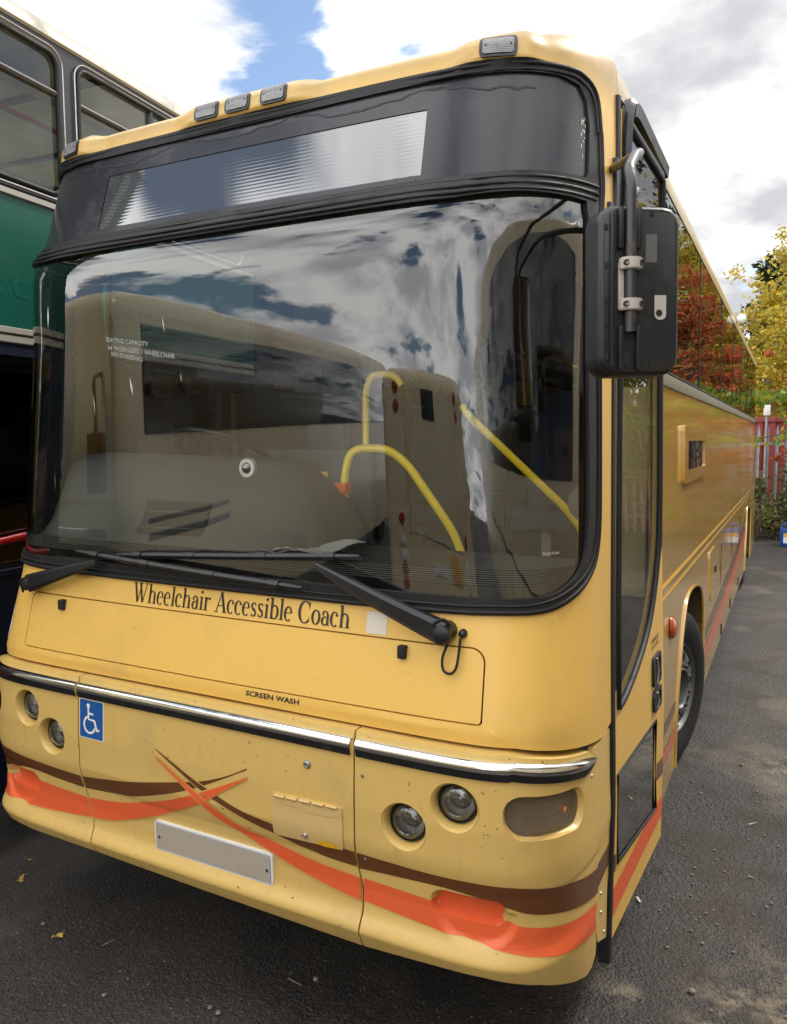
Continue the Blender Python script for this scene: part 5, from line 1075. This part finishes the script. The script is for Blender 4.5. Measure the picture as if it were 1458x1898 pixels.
# shell behind, decks, poles
def dbox(nm,a0,b0,o0,a1,b1,o1,m): 
    bm=bmesh.new(); vs=[bm.verts.new(dP(a,b,o)) for a in (a0,a1) for b in (b0,b1) for o in (o0,o1)]
    for f in ((0,1,3,2),(4,6,7,5),(0,4,5,1),(2,3,7,6),(0,2,6,4),(1,5,7,3)): bm.faces.new([vs[i] for i in f])
    bmesh.ops.recalc_face_normals(bm,faces=bm.faces[:]); return from_bm(nm,bm,m,DD,True,30)
dbox('far_side',U0,.4,-2.48,U1,3.42,-2.45,'navy'); dbox('upper_deck_floor',U0,2.45,-2.45,U1,2.55,-.03,'bus_ceiling'); dbox('upper_ceiling',U0,4.22,-2.45,U1,4.26,-.05,'bus_ceiling'); dbox('far_window_rail',U0,4.12,-2.48,U1,4.3,-2.42,'bus_ceiling'); dbox('front_end',U0-.03,.4,-2.48,U0,4.25,0,'green_bus'); dbox('rear_end',U1,.4,-2.48,U1+.03,4.25,0,'green_bus'); dbox('far_cove',U0,4.25,-2.48,U1,4.39,-1.15,'cream_roof')
for a in (-.9,-.1,.7,1.5,2.3,3.1,3.9): dbox('ceiling_rib',a-.02,4.195,-2.4,a+.02,4.222,-.05,'dark_frame')
for o_ in (-.42,-1.9): dbox('ceiling_light_strip',U0,4.15,o_-.09,U1,4.20,o_,'cream_roof')
tubeobj('ceiling_rail',[dP(U0,4.06,-.62),dP(U1,4.06,-.62)],.014,'red_paint',DD,6)
for a in (-.4,.35,1.9,3.5,5.,6.6,8.2): dbox('far_pillar',a-.05,3.4,-2.48,a+.05,4.2,-2.42,'bus_ceiling')
dbox('lower_floor',U0,.5,-2.45,U1,.6,-.03,'navy')
tubeobj('red_pole',[dP(.92,2.55,-.55),dP(.80,4.22,-.5)],.016,'red_paint',DD,8); tubeobj('red_pole',[dP(2.5,2.55,-.55),dP(2.4,4.22,-.5)],.016,'red_paint',DD,8)
tubeobj('red_pole',[dP(.06,.6,-.35),dP(.08,2.47,-.35)],.018,'red_paint',DD,8); tubeobj('red_pole',[dP(.02,.6,.03),dP(.02,.62,.03)],.018,'red_paint',DD,8)
tubeobj('guard_rail',[dP(-1.0,1.60,.05),dP(-.3,1.625,.05),dP(.25,1.67,.05)],.020,'red_paint',DD,8)
for a in (2.6,7.6):
    M0=Matrix.Translation((-1.74,.51,0)).inverted()@DM@Matrix.Translation((-.0,a,.5))@Matrix.Rotation(R(-90),4,'Y')
    lathe('wheel',[(.20,-.25),(.47,-.25),(.49,-.2),(.49,-.03),(.46,.004),(.30,.006),(.27,-.03),(.0001,-.05)],'tyre',DD,M0,40)
for r_ in range(8): dbox('deck_seat',-.7+1.0*r_,2.55,-.9,-.6+1.0*r_,3.50,-.08,'seat_cloth')
# ---- vehicles behind the camera, seen only as reflections
def other(name,label,loc,rot,L=11,Wd=2.5,H=3.35,body='cream_other',ramp=4.3,side='side_glass'):
    e=empty(name,label,'coach',loc); e.rotation_euler=(R(-0),0,R(rot)); e.rotation_euler=(R(ramp),0,R(rot))
    bm=bmesh.new(); box(bm,-Wd/2,0,.35,Wd/2,L,H,bev=.0)
    es=[ed for ed in bm.edges if (abs(ed.verts[0].co.z-ed.verts[1].co.z)>1 or min(ed.verts[0].co.z,ed.verts[1].co.z)>H-.01)]
    bmesh.ops.bevel(bm,geom=es,offset=.22,segments=6,profile=.5,affect='EDGES'); from_bm('body',bm,body,e,True,30)
    return e
A=other('cream_coach','second cream coach with dark side windows, mirrored in the left of the windscreen',(-4.23,-2.35,0),180-10,H=3.45)
bm=None
def apan(e,nm,a,b,m,bev=.02): return boxobj(nm,a,b,m,e,bev)
# local frame: y runs back along the coach, +x of the rotated coach faces away, -x faces our windscreen
apan(A,'side_windows',(-1.262,.30,2.25),(-1.20,10.7,3.16),'dark_glass'); apan(A,'waist_stripe',(-1.258,.3,1.35),(-1.2,1.9,1.42),'black'); apan(A,'waist_stripe',(-1.258,.3,1.50),(-1.2,1.9,1.55),'black')
apan(A,'panel_line',(-1.15,-.006,1.7),(-1.12,.01,3.2),'cream_dirty',0); apan(A,'panel_line',(-1.15,-.006,1.7),(.9,.01,1.73),'cream_dirty',0); apan(A,'front_grille',(-1.0,-.010,1.25),(.6,.01,1.36),'black',.01); apan(A,'front_grille',(-1.0,-.010,1.42),(.6,.01,1.50),'chrome',.01); apan(A,'small_window',(.45,-.012,2.65),(.80,.02,2.95),'dark_frame',.03)
for y in (2.6,8.9): lathe('wheel',[(.5,-.25),(.5,-.02),(.46,.01),(.28,.0),(.0001,-.04)],'tyre',A,Matrix.Translation((-1.24,y,.5))@Matrix.Rotation(R(-90),4,'Y'),32)
tubeobj('mirror_arm',fillet([(-1.0,-.02,2.75),(-1.25,-.45,2.7),(-1.28,-.45,2.2)],.08,5),.02,'black_plastic',A,8); apan(A,'mirror',(-1.38,-.52,1.85),(-1.18,-.42,2.3),'black_plastic')
B=other('white_coach','cream coach seen from the rear, mirrored in the middle of the windscreen',(-.42,-5.7,gz(0,-5.7)),180,10,2.85,2.95)
for sx_ in (-1,1):
    for z,m in ((2.75,'red_lens'),(2.55,'red_lens'),(1.35,'red_lens'),(1.1,'white'),(.95,'white'),(.8,'red_lens'),(.65,'red_lens')): lathe('rear_lamp',[(.07,0),(.06,.02),(.0001,.03)],m,B,Matrix.Translation((sx_*1.05,-.002,z))@Matrix.Rotation(R(90),4,'X'),16)
apan(B,'tailgate_line',(-.85,-.008,1.22),(.85,.01,1.25),'white'); apan(B,'school_sign',(-.65,-.012,.85),(-.30,.01,1.15),'label_orange'); apan(B,'rear_plate',(-.15,-.012,.85),(.3,.01,.98),'white'); apan(B,'rear_logo_patch',(-.12,-.01,2.45),(.32,.01,2.75),'dark_frame')
for s_,(a,b) in (('g',(-.86,-.84)),('g',(.84,.86))): apan(B,'tailgate_line',(a,-.008,1.2),(b,.01,2.85),'cream_dirty')
Cc=other('tall_coach','tall cream and dark glazed coach, mirrored at the right of the windscreen',(4.75,3.2,0),180,17,2.5,3.75)
apan(Cc,'side_windows',(1.20,1.6,1.95),(1.262,12.5,3.3),'dark_glass'); apan(Cc,'door',(1.2,.25,.5),(1.262,1.1,3.2),'dark_glass',.05); apan(Cc,'windscreen',(-1.1,-.012,1.3),(1.1,.05,3.2),'dark_glass',.05)
apan(Cc,'locker_line',(1.2,1.3,1.2),(1.256,12.5,1.23),'matt_black',0)
for i in range(6): apan(Cc,'locker_line',(1.2,1.9+1.8*i,.4),(1.256,1.93+1.8*i,1.2),'matt_black',0)
for y in (2.6,9.9): lathe('wheel',[(.5,-.25),(.5,-.02),(.46,.01),(.28,.0),(.0001,-.04)],'tyre',Cc,Matrix.Translation((1.24,y,.5))@Matrix.Rotation(R(90),4,'Y'),32)
